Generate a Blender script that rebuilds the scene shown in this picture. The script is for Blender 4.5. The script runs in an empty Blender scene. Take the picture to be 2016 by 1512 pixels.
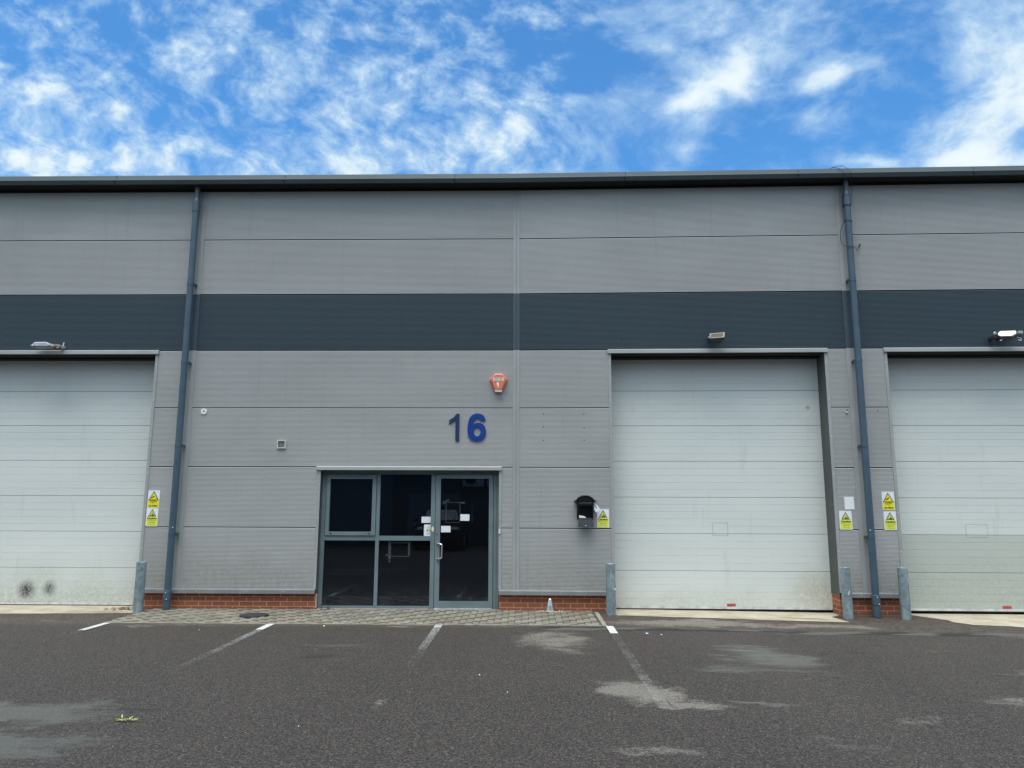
import bpy, bmesh, math, random
from mathutils import Vector, Matrix
random.seed(7)
S = bpy.context.scene
COL = S.collection
PI = math.pi

# ------------------------------------------------------------------ camera
cd = bpy.data.cameras.new('camera'); cam = bpy.data.objects.new('camera', cd); COL.objects.link(cam)
S.camera = cam
PITCH, ROLL, YAW = 0.16049997, 0.00298892, -0.01962334
cp, sp, cy, sy = math.cos(PITCH), math.sin(PITCH), math.cos(YAW), math.sin(YAW)
fw = Vector((sy*cp, cy*cp, sp)); rt = Vector((cy, -sy, 0)); up = rt.cross(fw)
r2 = rt*math.cos(ROLL) + up*math.sin(ROLL); u2 = up*math.cos(ROLL) - rt*math.sin(ROLL)
M = Matrix((r2, u2, -fw)).transposed().to_4x4(); M.translation = Vector((0.174, -12.429, 1.722))
cam.matrix_world = M
cd.sensor_width = 36; cd.lens = 25.99; cd.clip_start = 0.05; cd.clip_end = 2000

# ------------------------------------------------------------------ node helpers
class NT:
    def __init__(s, tree): s.t = tree; s.n = tree.nodes; s.l = tree.links
    def new(s, typ, **kw):
        n = s.n.new(typ)
        for k, v in kw.items(): setattr(n, k, v)
        return n
    def put(s, sock, v):
        if isinstance(v, bpy.types.NodeSocket): s.l.new(v, sock)
        elif v is not None:
            if isinstance(v, (tuple, list)) and len(v) == 3 and sock.type == 'RGBA': v = (*v, 1)
            sock.default_value = v
    def math(s, op, a, b=None, c=None, clamp=False):
        n = s.new('ShaderNodeMath', operation=op); n.use_clamp = clamp
        s.put(n.inputs[0], a); s.put(n.inputs[1], b)
        if c is not None: s.put(n.inputs[2], c)
        return n.outputs[0]
    def ramp(s, v, a, b, c=0., d=1., smooth=True):
        n = s.new('ShaderNodeMapRange', interpolation_type='SMOOTHSTEP' if smooth else 'LINEAR')
        for i, x in enumerate((v, a, b, c, d)): s.put(n.inputs[i], x)
        return n.outputs[0]
    def mix(s, f, a, b, mode='MIX'):
        n = s.new('ShaderNodeMix', data_type='RGBA', blend_type=mode)
        s.put(n.inputs[0], f); s.put(n.inputs[6], a); s.put(n.inputs[7], b)
        return n.outputs[2]
    def noise(s, vec, scale, detail=3, rough=.5, dist=0., out=0):
        n = s.new('ShaderNodeTexNoise'); s.put(n.inputs['Vector'], vec)
        n.inputs['Scale'].default_value = scale; n.inputs['Detail'].default_value = detail
        n.inputs['Roughness'].default_value = rough; n.inputs['Distortion'].default_value = dist
        return n.outputs[out]
    def vmap(s, vec, loc=(0,0,0), rot=(0,0,0), sc=(1,1,1), typ='POINT'):
        n = s.new('ShaderNodeMapping', vector_type=typ); s.put(n.inputs[0], vec)
        n.inputs[1].default_value = loc; n.inputs[2].default_value = rot; n.inputs[3].default_value = sc
        return n.outputs[0]
    def length(s, v):
        n = s.new('ShaderNodeVectorMath', operation='LENGTH'); s.put(n.inputs[0], v); return n.outputs['Value']
    def vadd(s, a, b):
        n = s.new('ShaderNodeVectorMath', operation='ADD'); s.put(n.inputs[0], a); s.put(n.inputs[1], b); return n.outputs[0]
    def blob(s, vec, x, y, rx, ry, ang=0, gain=1., inner=0.):
        m = s.vmap(vec, (x, y, 0), (0, 0, math.radians(ang)), (rx, ry, 1), 'TEXTURE')
        return s.ramp(s.length(m), 1.0, inner, 0., gain)
    def blobs(s, vec, lst, base=0.):
        acc = base
        for b in lst: acc = s.math('ADD', s.blob(vec, *b), acc)
        return acc

def srgb(r, g, b):
    f = lambda c: (c/255/12.92 if c/255 <= .04045 else ((c/255+.055)/1.055)**2.4)
    return (f(r), f(g), f(b))

# ------------------------------------------------------------------ sky, sun, exposure
SUN_EL, SUN_AZ = math.radians(74), math.radians(200)       # azimuth clockwise from +y
w = bpy.data.worlds.new('World'); S.world = w; w.use_nodes = True
N = NT(w.node_tree); N.n.clear()
sky = N.new('ShaderNodeTexSky', sky_type='NISHITA'); sky.sun_disc = False
sky.sun_elevation = SUN_EL; sky.sun_rotation = SUN_AZ; sky.altitude = 100; sky.air_density = 1.0; sky.dust_density = .25; sky.ozone_density = 3.0
tc = N.new('ShaderNodeTexCoord'); D = tc.outputs['Generated']
sep = N.new('ShaderNodeSeparateXYZ'); N.l.new(D, sep.inputs[0]); dx, dy, dz = sep.outputs
# the facade's half of the sky, seen along +y
yy = N.math('MAXIMUM', dy, .02)
cmb = N.new('ShaderNodeCombineXYZ'); N.put(cmb.inputs[0], N.math('DIVIDE', dx, yy)); N.put(cmb.inputs[1], N.math('DIVIDE', dz, yy)); UV = cmb.outputs[0]
zz = N.math('MAXIMUM', dz, .06)
cmb = N.new('ShaderNodeCombineXYZ'); N.put(cmb.inputs[0], N.math('DIVIDE', dx, zz)); N.put(cmb.inputs[1], N.math('DIVIDE', dy, zz)); PL = cmb.outputs[0]
CB = [(-0.737, 0.61, 0.115, 0.058, -25, 0.5), (-0.747, 0.498, 0.128, 0.048, -5, 0.9), (-0.525, 0.528, 0.246, 0.089, -10, 0.38), (-0.359, 0.64, 0.226, 0.091, -25, 0.4), (-0.103, 0.695, 0.083, 0.05, 0, 0.3), (-0.116, 0.557, 0.207, 0.097, -15, 0.42), (-0.615, 0.7, 0.092, 0.051, -20, -0.35), (-0.765, 0.727, 0.047, 0.026, 0, 0.3), (-0.012, 0.669, 0.045, 0.083, 0, -0.5), (0.085, 0.635, 0.089, 0.074, 0, -0.7), (0.285, 0.612, 0.125, 0.045, 30, 1.5), (0.23, 0.585, 0.05, 0.03, 40, .8), (0.19, 0.655, 0.097, 0.023, -15, 0.5), (0.251, 0.691, 0.149, 0.05, 5, 0.42), (0.253, 0.55, 0.073, 0.033, 0, 0.55), (0.233, 0.511, 0.036, 0.014, 0, 0.5), (0.109, 0.726, 0.135, 0.021, 0, 0.4), (0.121, 0.547, 0.059, 0.048, 20, 0.25), (0.454, 0.62, 0.088, 0.019, 12, 0.55), (0.406, 0.551, 0.051, 0.019, 10, 0.42), (0.688, 0.695, 0.095, 0.054, 25, 0.75), (0.70, 0.59, 0.108, 0.07, 25, 1.4), (0.613, 0.512, 0.129, 0.055, 25, 0.75), (0.688, 0.481, 0.12, 0.03, 0, 1.3), (0.474, 0.488, 0.072, 0.014, 0, 0.6), (0.41, 0.498, 0.201, 0.043, 0, -0.4), (0.531, 0.664, 0.088, 0.049, 0, -0.25), (0.12, 0.5, 0.087, 0.031, 0, -0.35), (-0.056, 0.501, 0.146, 0.047, 0, 0.3), (-0.321, 0.487, 0.368, 0.035, 0, 0.28), (0.423, 0.706, 0.148, 0.033, 5, 0.1), (0.326, 0.549, 0.073, 0.048, 30, -0.3)]
CB = [(x, y, a*1.45, b*1.45, r, g) for x, y, a, b, r, g in CB]
warp = N.new('ShaderNodeVectorMath', operation='SCALE'); N.put(warp.inputs[0], N.vadd(N.noise(PL, 2.2, 3, .55, out=1), (-.5, -.5, -.5))); warp.inputs[3].default_value = .09
UVW = N.vadd(UV, warp.outputs[0])
bias = N.blobs(UVW, CB, -.27)
front = N.ramp(dy, .05, .35)                                   # elsewhere the sky is broken cloud too
bias = N.math('ADD', N.math('MULTIPLY', bias, front), N.math('MULTIPLY', N.math('SUBTRACT', 1., front), .75))
PL1 = N.vmap(N.vmap(UVW, rot=(0, 0, math.radians(32))), sc=(1, 1.3, 1))
PR1 = N.vmap(N.vmap(UVW, rot=(0, 0, math.radians(-22))), sc=(1, 1.4, 1))
side = N.ramp(N.math('DIVIDE', dx, yy), .0, .28)
def two(scale, det, rough, dist):
    e = N.mix(side, N.noise(PL1, scale, det, rough, dist), N.noise(PR1, scale, det, rough, dist))
    return N.mix(front, N.noise(PL, scale*.5, 5, rough, dist), e)
n1 = two(5.5, 10, .58, .0); n2 = two(18., 9, .60, .03)
fb = N.math('ADD', N.math('MULTIPLY', N.math('SUBTRACT', n1, .5), 2.6), N.math('MULTIPLY', N.math('SUBTRACT', n2, .5), N.ramp(side, 0., 1., 4.2, 2.2)))
dens = N.math('ADD', fb, bias)
mask = N.ramp(dens, -.72, 1.0)
thick = N.ramp(dens, .1, 1.5)
ccol = N.mix(thick, (.21, .305, .405), (.375, .42, .435))
bg1 = N.new('ShaderNodeBackground'); bg2 = N.new('ShaderNodeBackground'); ms = N.new('ShaderNodeMixShader'); wo = N.new('ShaderNodeOutputWorld')
skc = N.mix(1., sky.outputs[0], (.40, .80, 1.02), 'MULTIPLY')
N.put(bg1.inputs[0], skc); bg1.inputs[1].default_value = .09
# a cloudy sky is dimmer low down, brightest overhead
zen = N.ramp(dz, 0., 1., .12, 3.0, False)
N.put(bg2.inputs[0], ccol); N.put(bg2.inputs[1], N.mix(front, zen, (1., 1., 1.)))
N.put(ms.inputs[0], N.math('MULTIPLY', mask, N.ramp(dz, -.02, .03))); N.l.new(bg1.outputs[0], ms.inputs[1]); N.l.new(bg2.outputs[0], ms.inputs[2]); N.l.new(ms.outputs[0], wo.inputs[0])
sd = bpy.data.lights.new('sun', 'SUN'); sun = bpy.data.objects.new('sun', sd); COL.objects.link(sun)
sd.energy = 1.6; sd.angle = math.radians(42); sd.color = (1, .955, .88)
sdir = Vector((math.sin(SUN_AZ)*math.cos(SUN_EL), math.cos(SUN_AZ)*math.cos(SUN_EL), math.sin(SUN_EL)))
sun.rotation_euler = sdir.to_track_quat('Z', 'Y').to_euler()
S.view_settings.view_transform = 'Standard'; S.view_settings.look = 'None'; S.view_settings.gamma = 1; S.view_settings.exposure = 1.2

# ------------------------------------------------------------------ materials
def material(name, col, rough=.6, metal=0., var=.0, vscale=3., col2=None, bump=0., bscale=40., spec=.5, stretch=(1,1,1), detail=5):
    m = bpy.data.materials.new(name); m.use_nodes = True; n = NT(m.node_tree)
    b = n.n['Principled BSDF']; b.inputs['Roughness'].default_value = rough; b.inputs['Metallic'].default_value = metal
    b.inputs['Specular IOR Level'].default_value = spec
    tc = n.new('ShaderNodeTexCoord').outputs['Object']
    if var or col2:
        v = n.noise(n.vmap(tc, sc=stretch), vscale, detail, .6)
        c2 = col2 or tuple(c*(1-var) for c in col)
        n.put(b.inputs[0], n.mix(n.ramp(v, .35, .68), col, c2))
    else: n.put(b.inputs[0], col)
    if bump:
        bn = n.new('ShaderNodeBump'); bn.inputs['Strength'].default_value = bump; bn.inputs['Distance'].default_value = .003
        n.put(bn.inputs['Height'], n.noise(tc, bscale, 4)); n.l.new(bn.outputs[0], b.inputs['Normal'])
    return m

def cladding(name, col):
    m = bpy.data.materials.new(name); m.use_nodes = True; n = NT(m.node_tree); b = n.n['Principled BSDF']
    tc = n.new('ShaderNodeTexCoord').outputs['Object']; sx = n.new('ShaderNodeSeparateXYZ'); n.l.new(tc, sx.inputs[0]); Z = sx.outputs[2]
    dk = lambda k: tuple(c*k for c in col)
    pr = n.new('ShaderNodeObjectInfo').outputs['Random']
    c = n.mix(pr, dk(1.03), dk(.95))
    c = n.mix(n.ramp(n.noise(n.vmap(tc, sc=(.5,.5,1.3)), .8, 4, .55), .35, .7), c, dk(.90))
    c = n.mix(n.ramp(n.noise(n.vmap(tc, sc=(5,1,.22)), 1.6, 6, .7), .54, .78, 0, .55), c, dk(.74))          # rain streaks
    c = n.mix(n.math('MULTIPLY', n.ramp(n.math('ADD', Z, n.noise(tc, 2.2, 5, .7)), 1.7, .7), n.ramp(n.noise(tc, 14, 5, .7), .3, .65, .25, 1.)), c, tuple(a*.70 for a in (col[0]*1.02, col[1], col[2]*.93)))
    c = n.mix(n.ramp(n.noise(n.vmap(tc, sc=(3,1,14)), 1.7, 4, .8), .70, .74, 0, .30), c, dk(1.35))             # scuffs
    n.put(b.inputs[0], c); b.inputs['Roughness'].default_value = .42
    bn = n.new('ShaderNodeBump'); bn.inputs['Strength'].default_value = .25; bn.inputs['Distance'].default_value = .01
    n.put(bn.inputs['Height'], n.noise(n.vmap(tc, sc=(.7,1,1)), 1.5, 2)); n.l.new(bn.outputs[0], b.inputs['Normal'])
    return m
CLAD = cladding('cladding_grey', (.49,.482,.466))
BAND = cladding('cladding_slate', (.055,.082,.100))
TRIM = material('trim_grey', (.36,.365,.355), .4, 0, .12, 1.5)
FLASH = material('flashing_grey', (.23,.23,.235), .4, 0, .2, 2.5)
GUT = material('gutter_slate', (.060,.082,.088), .65, 0, .18, 1.2, stretch=(.4,1,1))
PIPE = material('pipe_slate_blue', (.065,.105,.14), .42, 0, .22, 2.5)
REV = material('reveal_grey', (.085,.092,.085), .6, 0, .2, 1.5)
DARK = material('black_void', (.01,.01,.011), .8)
SEAL = material('rubber_seal', (.02,.02,.018), .7)
FRAME = material('frame_blue_grey', (.175,.225,.235), .38, 0, .18, 2.5)
HEADS = material('screw_head', (.75,.75,.73), .4)
BLACKP = material('black_paint', (.006,.006,.007), .38)
FLAP = material('black_flap', (.018,.022,.028), .3)
STEEL = material('steel', (.72,.72,.72), .28, .9)
WHITE = material('white_plastic', (.78,.79,.78), .45, 0, .05, 20)
PAPER = material('paper', (.82,.83,.84), .7, 0, .06, 25)
CREAMP = material('cream_paper', (.72,.68,.58), .7, 0, .1, 30)
YEL = material('sign_yellow', (.83,.74,.02), .45)
YEL2 = material('sign_lime_yellow', (.78,.80,.10), .45)
SWHITE = material('sign_white', (.80,.83,.86), .4)
INK = material('ink_black', (.012,.012,.012), .5)
INK2 = material('ink_faded', (.10,.095,.03), .5)
REDL = material('red_label', (.55,.09,.08), .5, 0, .4, 60)
NAVY = material('navy_face', (.006,.036,.105), .45, 0, .25, 8)
BLUE = material('blue_face', (.003,.042,.25), .4, 0, .15, 8)
ORANGE = material('alarm_orange', (.72,.20,.11), .35, 0, .1, 10)
ORANGED = material('alarm_base_orange', (.50,.10,.045), .4)
LENSC = material('cream_lens', (.85,.68,.5), .3)
LENSW = material('pale_lens', (.62,.64,.60), .3)
LAMPG = material('lamp_grey', (.42,.46,.49), .45, 0, .2, 12)
LAMPD = material('lamp_dark', (.03,.03,.033), .45)
LENSY = material('lamp_lens', (.11,.10,.065), .25, 0, .15, 40)
LENSF = material('lamp_lens_rim', (.27,.27,.23), .35)
BROWN = material('rusty_brown', (.22,.15,.11), .7, 0, .5, 40)
CABLE = material('cable_black', (.012,.012,.013), .5)
CONEM = material('cone_metal', (.75,.76,.76), .22, .75)
IRON = material('iron_cover', (.038,.045,.048), .5, .3, .3, 20, bump=.5, bscale=60)
LEAF = material('leaf_green', (.45,.55,.16), .5, 0, .35, 60)
STEM = material('stem_red', (.16,.05,.035), .6, 0, .4, 60)
LITTER = material('leaf_litter', (.30,.18,.09), .8, 0, .6, 25)
GALV = None
def galv():
    m = bpy.data.materials.new('galvanised_steel'); m.use_nodes = True; n = NT(m.node_tree); b = n.n['Principled BSDF']
    tc = n.new('ShaderNodeTexCoord').outputs['Object']
    v = n.new('ShaderNodeTexVoronoi'); v.inputs['Scale'].default_value = 26; n.put(v.inputs['Vector'], tc)
    sp_ = n.new('ShaderNodeSeparateColor'); n.l.new(v.outputs['Color'], sp_.inputs[0])
    c = n.mix(sp_.outputs[0], (.17,.22,.235), (.25,.31,.325))
    c = n.mix(n.ramp(n.noise(n.vmap(tc, sc=(1,1,.4)), 9, 5, .65), .45, .72), c, (.37,.43,.44))
    c = n.mix(n.ramp(n.noise(tc, 45, 3), .70, .78, 0, .7), c, (.55,.6,.6))
    n.put(b.inputs[0], c); b.inputs['Metallic'].default_value = .25; b.inputs['Roughness'].default_value = .55
    return m
GALV = galv()

def rib_door(name, kind):
    """pale grey-green door skin; object space = wall space (x along the wall, z up)"""
    m = bpy.data.materials.new(name); m.use_nodes = True; n = NT(m.node_tree); b = n.n['Principled BSDF']
    tc = n.new('ShaderNodeTexCoord').outputs['Object']; sx = n.new('ShaderNodeSeparateXYZ'); n.l.new(tc, sx.inputs[0]); X, Y, Z = sx.outputs
    base = n.mix(n.ramp(n.noise(n.vmap(tc, sc=(.35,1,1.3)), 1.3, 5, .6), .3, .7), (.70,.715,.67), (.65,.67,.63))
    base = n.mix(n.ramp(n.noise(n.vmap(tc, sc=(3,1,.5)), 2.0, 6, .65), .56, .75, 0, .16), base, (.36,.38,.355))
    fine = n.noise(tc, 26, 6, .7)
    # dirt that splashes up from the yard
    dirt = n.math('MULTIPLY', n.ramp(n.math('ADD', Z, n.math('MULTIPLY', n.noise(tc, 1.6, 4), .6)), {'left':1.15,'mid':.75,'right':1.75}[kind], .25), n.ramp(fine, .32, .62, .35, 1.))
    base = n.mix(n.math('MULTIPLY', dirt, {'left':.62,'mid':.42,'right':.62}[kind]), base, (.35,.345,.26) if kind != 'right' else (.30,.31,.25))
    scr = n.ramp(n.noise(n.vmap(tc, sc=(6,1,26)), 1.6, 5, .8), .68, .74, 0, .35)
    base = n.mix(scr, base, (.30,.31,.30))
    if kind == 'right':
        base = n.mix(n.ramp(Z, 1.238, 1.228, 0, .55), base, (.40,.43,.37))
    if kind == 'left':
        XZ = n.new('ShaderNodeCombineXYZ'); n.put(XZ.inputs[0], X); n.put(XZ.inputs[1], Z); P = XZ.outputs[0]
        d = n.math('ADD', n.blob(P, -8.31, .25, .24, .24, 0, 1., .0), n.blob(P, -7.92, .275, .17, .19, 0, .85, .0))
        d = n.math('MULTIPLY', n.math('POWER', d, 1.2, clamp=True), n.ramp(n.noise(n.vmap(tc, sc=(1,1,.6)), 38, 6, .8), .33, .6, .35, 1.15))
        base = n.mix(d, base, (.02,.021,.022))
        fl = n.math('MULTIPLY', n.ramp(n.math('ADD', Z, n.math('MULTIPLY', n.noise(n.vmap(tc, sc=(1,1,.5)), 28, 4, .7), .12)), .125, .085), n.ramp(n.math('ADD', X, n.math('MULTIPLY', n.noise(tc, 3, 3), .8)), -6.9, -7.7))
        base = n.mix(fl, base, (.035,.035,.03))
    if kind == 'mid':
        XZ = n.new('ShaderNodeCombineXYZ'); n.put(XZ.inputs[0], X); n.put(XZ.inputs[1], Z); P = XZ.outputs[0]
        base = n.mix(n.math('MULTIPLY', n.blob(P, 4.9, .35, .55, .45, 0, .5), n.ramp(fine, .3, .6)), base, (.42,.36,.2))
        base = n.mix(n.blob(P, 4.99, 3.36, .06, .05, 0, .8), base, (.22,.26,.18))
        base = n.mix(n.ramp(n.noise(n.vmap(tc, sc=(1,1,5)), 3.2, 8, .85), .66, .72, 0, .5), base, (.36,.38,.36))
    n.put(b.inputs[0], base); b.inputs['Roughness'].default_value = .45; b.inputs['Specular IOR Level'].default_value = .4
    return m

def brick_mat():
    m = bpy.data.materials.new('brickwork'); m.use_nodes = True; n = NT(m.node_tree); b = n.n['Principled BSDF']
    tc = n.new('ShaderNodeTexCoord').outputs['Object']; sx = n.new('ShaderNodeSeparateXYZ'); n.l.new(tc, sx.inputs[0])
    XZ = n.new('ShaderNodeCombineXYZ'); n.put(XZ.inputs[0], n.math('ADD', sx.outputs[0], sx.outputs[1])); n.put(XZ.inputs[1], n.math('ADD', sx.outputs[2], .022))
    bt = n.new('ShaderNodeTexBrick'); n.put(bt.inputs['Vector'], XZ.outputs[0]); bt.offset = .5
    bt.inputs['Scale'].default_value = 1; bt.inputs['Mortar Size'].default_value = .006; bt.inputs['Mortar Smooth'].default_value = .15; bt.inputs['Bias'].default_value = 0
    bt.inputs['Brick Width'].default_value = .225; bt.inputs['Row Height'].default_value = .075
    n.put(bt.inputs['Color1'], (.36,.105,.05)); n.put(bt.inputs['Color2'], (.27,.075,.036)); n.put(bt.inputs['Mortar'], (.52,.33,.20))
    c = n.mix(n.ramp(n.noise(tc, 14, 5, .65), .4, .75, 0, .45), bt.outputs[0], (.20,.07,.035))
    low = n.math('MULTIPLY', n.ramp(n.math('ADD', sx.outputs[2], n.math('MULTIPLY', n.noise(tc, 9, 4), .06)), .07, .02), .6)
    c = n.mix(low, c, (.13,.10,.06))
    n.put(b.inputs[0], c); b.inputs['Roughness'].default_value = .85
    bn = n.new('ShaderNodeBump'); bn.inputs['Strength'].default_value = .7; bn.inputs['Distance'].default_value = .006; bn.invert = True
    n.put(bn.inputs['Height'], n.math('ADD', bt.outputs['Fac'], n.math('MULTIPLY', n.noise(tc, 120, 3), .3))); n.l.new(bn.outputs[0], b.inputs['Normal'])
    return m
BRICK = brick_mat()

def glass_mat():
    m = bpy.data.materials.new('dark_glass'); m.use_nodes = True; n = NT(m.node_tree); n.n.clear()
    out = n.new('ShaderNodeOutputMaterial'); mix = n.new('ShaderNodeMixShader'); tr = n.new('ShaderNodeBsdfTransparent'); gl = n.new('ShaderNodeBsdfGlossy')
    n.put(tr.inputs[0], (.45,.50,.50)); gl.inputs['Roughness'].default_value = .012; n.put(gl.inputs[0], (.58,.74,1.))
    fr = n.new('ShaderNodeFresnel'); fr.inputs[0].default_value = 1.5
    n.put(mix.inputs[0], n.math('MULTIPLY', fr.outputs[0], 1.35, clamp=True)); n.l.new(tr.outputs[0], mix.inputs[1]); n.l.new(gl.outputs[0], mix.inputs[2])
    # a thin film of dust and specks
    tc = n.new('ShaderNodeTexCoord').outputs['Object']; df = n.new('ShaderNodeBsdfDiffuse'); n.put(df.inputs[0], (.5,.5,.48))
    sx = n.new('ShaderNodeSeparateXYZ'); n.l.new(tc, sx.inputs[0])
    low = n.math('MULTIPLY', n.ramp(sx.outputs[2], .55, .0), n.ramp(n.noise(tc, 5, 6, .7), .35, .7, .2, 1))
    speck = n.ramp(n.noise(tc, 55, 2), .74, .78, 0, .25)
    m2 = n.new('ShaderNodeMixShader'); n.put(m2.inputs[0], n.math('ADD', n.math('MULTIPLY', low, .05), n.math('ADD', speck, .006)))
    n.l.new(mix.outputs[0], m2.inputs[1]); n.l.new(df.outputs[0], m2.inputs[2]); n.l.new(m2.outputs[0], out.inputs[0])
    return m
GLASS = glass_mat()

def ghost_mat(name, col, a):
    m = bpy.data.materials.new(name); m.use_nodes = True; n = NT(m.node_tree); b = n.n['Principled BSDF']; n.put(b.inputs[0], col)
    tc = n.new('ShaderNodeTexCoord').outputs['Object']; n.put(b.inputs['Alpha'], n.ramp(n.noise(tc, 40, 5, .7), .35, .62, a*.25, a)); b.inputs['Roughness'].default_value = .8
    return m
TAPE = ghost_mat('tape_residue', (.25,.26,.27), .17)
TAPE2 = ghost_mat('tape_residue_dark', (.17,.18,.18), .34)

# --- ground materials in world metres
def asphalt():
    m = bpy.data.materials.new('asphalt'); m.use_nodes = True; n = NT(m.node_tree); b = n.n['Principled BSDF']
    P = n.new('ShaderNodeTexCoord').outputs['Object']; sx = n.new('ShaderNodeSeparateXYZ'); n.l.new(P, sx.inputs[0]); X, Y, Z = sx.outputs
    v = n.new('ShaderNodeTexVoronoi'); v.inputs['Scale'].default_value = 105; n.put(v.inputs['Vector'], P)
    sc = n.new('ShaderNodeSeparateColor'); n.l.new(v.outputs['Color'], sc.inputs[0]); R1, R2, R3 = sc.outputs
    big = n.noise(P, .45, 5, .6); med = n.noise(P, 3.0, 6, .65); fin = n.noise(P, 34, 6, .8)
    c = n.mix(n.ramp(big, .3, .7), (.036,.0345,.031), (.047,.0445,.040))
    c = n.mix(n.ramp(med, .35, .75, 0, .55), c, (.054,.048,.042))
    c = n.mix(n.ramp(fin, .40, .58, .9, 0), c, (.012,.011,.010))                 # voids between chippings
    c = n.mix(n.ramp(R1, .55, 1.0, 0, .6), c, (.115,.10,.088))                  # paler stones
    c = n.mix(n.ramp(R2, .93, .95, 0, .6), c, (.19,.175,.155))
    c = n.mix(n.ramp(R3, .90, .94, 0, .55), c, (.13,.065,.045))                   # reddish stones
    wv = n.new('ShaderNodeVectorMath', operation='SCALE'); n.put(wv.inputs[0], n.vadd(n.noise(P, 1.7, 5, .65, out=1), (-.5,-.5,-.5))); wv.inputs[3].default_value = .9
    PW = n.vadd(P, wv.outputs[0])
    v2 = n.new('ShaderNodeTexVoronoi'); v2.inputs['Scale'].default_value = 48; n.put(v2.inputs['Vector'], P)
    s2 = n.new('ShaderNodeSeparateColor'); n.l.new(v2.outputs['Color'], s2.inputs[0])
    chip = n.math('MULTIPLY', n.ramp(v2.outputs['Distance'], .42, .28), n.ramp(s2.outputs[0], .70, 1.0))
    c = n.mix(n.math('MULTIPLY', chip, .5), c, n.mix(s2.outputs[1], (.17,.15,.13), (.30,.28,.25)))
    c = n.mix(n.math('MULTIPLY', n.ramp(v2.outputs['Distance'], .5, .35), n.ramp(s2.outputs[2], .72, .8)), c, (.014,.012,.011))
    # pale scuffed and mineral-stained places
    sct = n.blobs(PW, [(.50,-2.6,.75,1.25,5,.95),(1.25,-5.15,.60,.80,10,1.3),(1.62,-5.62,.42,.22,0,.8),(2.6,-1.05,1.9,.50,0,1.3),(4.6,-1.2,1.4,.35,0,.9),(-8.2,-1.2,1.2,.35,0,.7),(4.55,-5.35,.7,.35,0,.6),(3.45,-5.9,.35,.22,0,.4),
                        (1.15,-6.85,.55,.22,-12,.65),(-8.3,-1.35,.9,.22,0,.6),(-6.7,-1.2,.6,.14,0,.45),(-5.1,-1.62,.7,.16,0,.5),(-1.5,-1.62,.5,.13,0,.45),(-1.1,-5.6,.12,.35,0,.5),(6.9,-1.9,1.2,.18,0,.45),(-3.9,-1.55,2.6,.10,0,.35),(-.6,-1.5,2.2,.08,0,.35)])
    e1 = n.math('ADD', n.math('MULTIPLY', n.math('SUBTRACT', n.noise(n.vmap(P, sc=(.8,1.5,1)), 2.4, 8, .7), .5), 2.6), n.math('MULTIPLY', n.math('SUBTRACT', fin, .5), 1.1))
    sm = n.math('MULTIPLY', n.ramp(n.math('ADD', sct, e1), .15, .95), n.ramp(sct, .02, .25))
    SM = sm
    # older brown, mossy margin beside the aprons
    mar = n.math('MULTIPLY', n.ramp(Y, -1.75, -1.45), n.ramp(med, .3, .55, .3, .9))
    c = n.mix(n.math('MULTIPLY', mar, .8), c, n.mix(n.ramp(n.noise(P, 16, 5, .75), .38, .6), (.030,.022,.016), (.13,.105,.085)))
    c = n.mix(n.math('MULTIPLY', SM, n.ramp(fin, .34, .56, .12, .80)), c, (.27,.262,.24))
    # tar-sealed joint
    yj = n.math('ADD', Y, n.math('ADD', n.math('MULTIPLY', n.noise(P, 1.3, 4), .34), n.math('MULTIPLY', n.math('SUBTRACT', X, 1.), .018)))
    band = n.math('MULTIPLY', n.ramp(yj, -1.64, -1.58), n.ramp(yj, -1.30, -1.40)); band = n.math('MULTIPLY', band, n.ramp(X, .2, .5))
    tone = n.mix(n.ramp(n.noise(n.vmap(P, sc=(.5,2,1)), 2.2, 3), .46, .54), (.014,.016,.016), (.105,.115,.110))
    c = n.mix(n.math('MULTIPLY', band, .9), c, tone)
    # oil drips
    oil = n.blobs(n.vadd(P, n.vmap(wv.outputs[0], sc=(.25,.25,0))), [(-2.2,-3.7,.30,.16,20,1.6),(4.15,-3.1,.22,.10,0,.9),(3.7,-3.2,.16,.16,0,.7),(-1.6,-2.75,.5,.2,0,.5),(-3.05,-5.9,.5,.12,-5,.7),(4.6,-2.6,.2,.06,0,.9),(-.6,-3.0,1.3,.35,0,.35),(-2.6,-2.6,.8,.3,0,.3)])
    c = n.mix(n.math('MULTIPLY', n.ramp(oil, .2, .8), .7), c, (.016,.016,.016))
    # damp ground, smoother and shinier, with its pale sheen painted into the colour
    wet = n.blobs(PW, [(-4.5,-6.0,1.85,.62,0,1.8),(-4.0,-6.9,1.7,.60,0,1.5),(-3.6,-7.6,1.6,.4,0,1.2),(-2.2,-3.0,1.2,.4,0,.45),(2.95,-3.5,1.0,1.5,8,1.05),(2.2,-4.2,.5,.35,0,.7),(2.25,-5.5,.55,.14,0,1.),(5.4,-4.1,.8,.22,0,.7),(2.5,-6.6,.5,.2,0,.6),(5.2,-2.9,1.2,.25,0,.4)])
    wn = n.noise(n.vmap(P, sc=(.6,2.2,1)), 2.2, 6, .62)
    wetm = n.math('MULTIPLY', n.ramp(n.math('ADD', wet, n.math('MULTIPLY', n.math('SUBTRACT', wn, .5), 2.2)), .22, 1.05), n.ramp(wet, .03, .5))
    c = n.mix(n.math('MULTIPLY', wetm, n.ramp(fin, .3, .6, .30, .85)), c, (.112,.122,.115))
    c = n.mix(1., c, (.77,.71,.65), 'MULTIPLY')
    n.put(b.inputs[0], c)
    n.put(b.inputs['Roughness'], n.ramp(wetm, 0, 1, .80, .42, False)); b.inputs['Specular IOR Level'].default_value = .45
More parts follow.
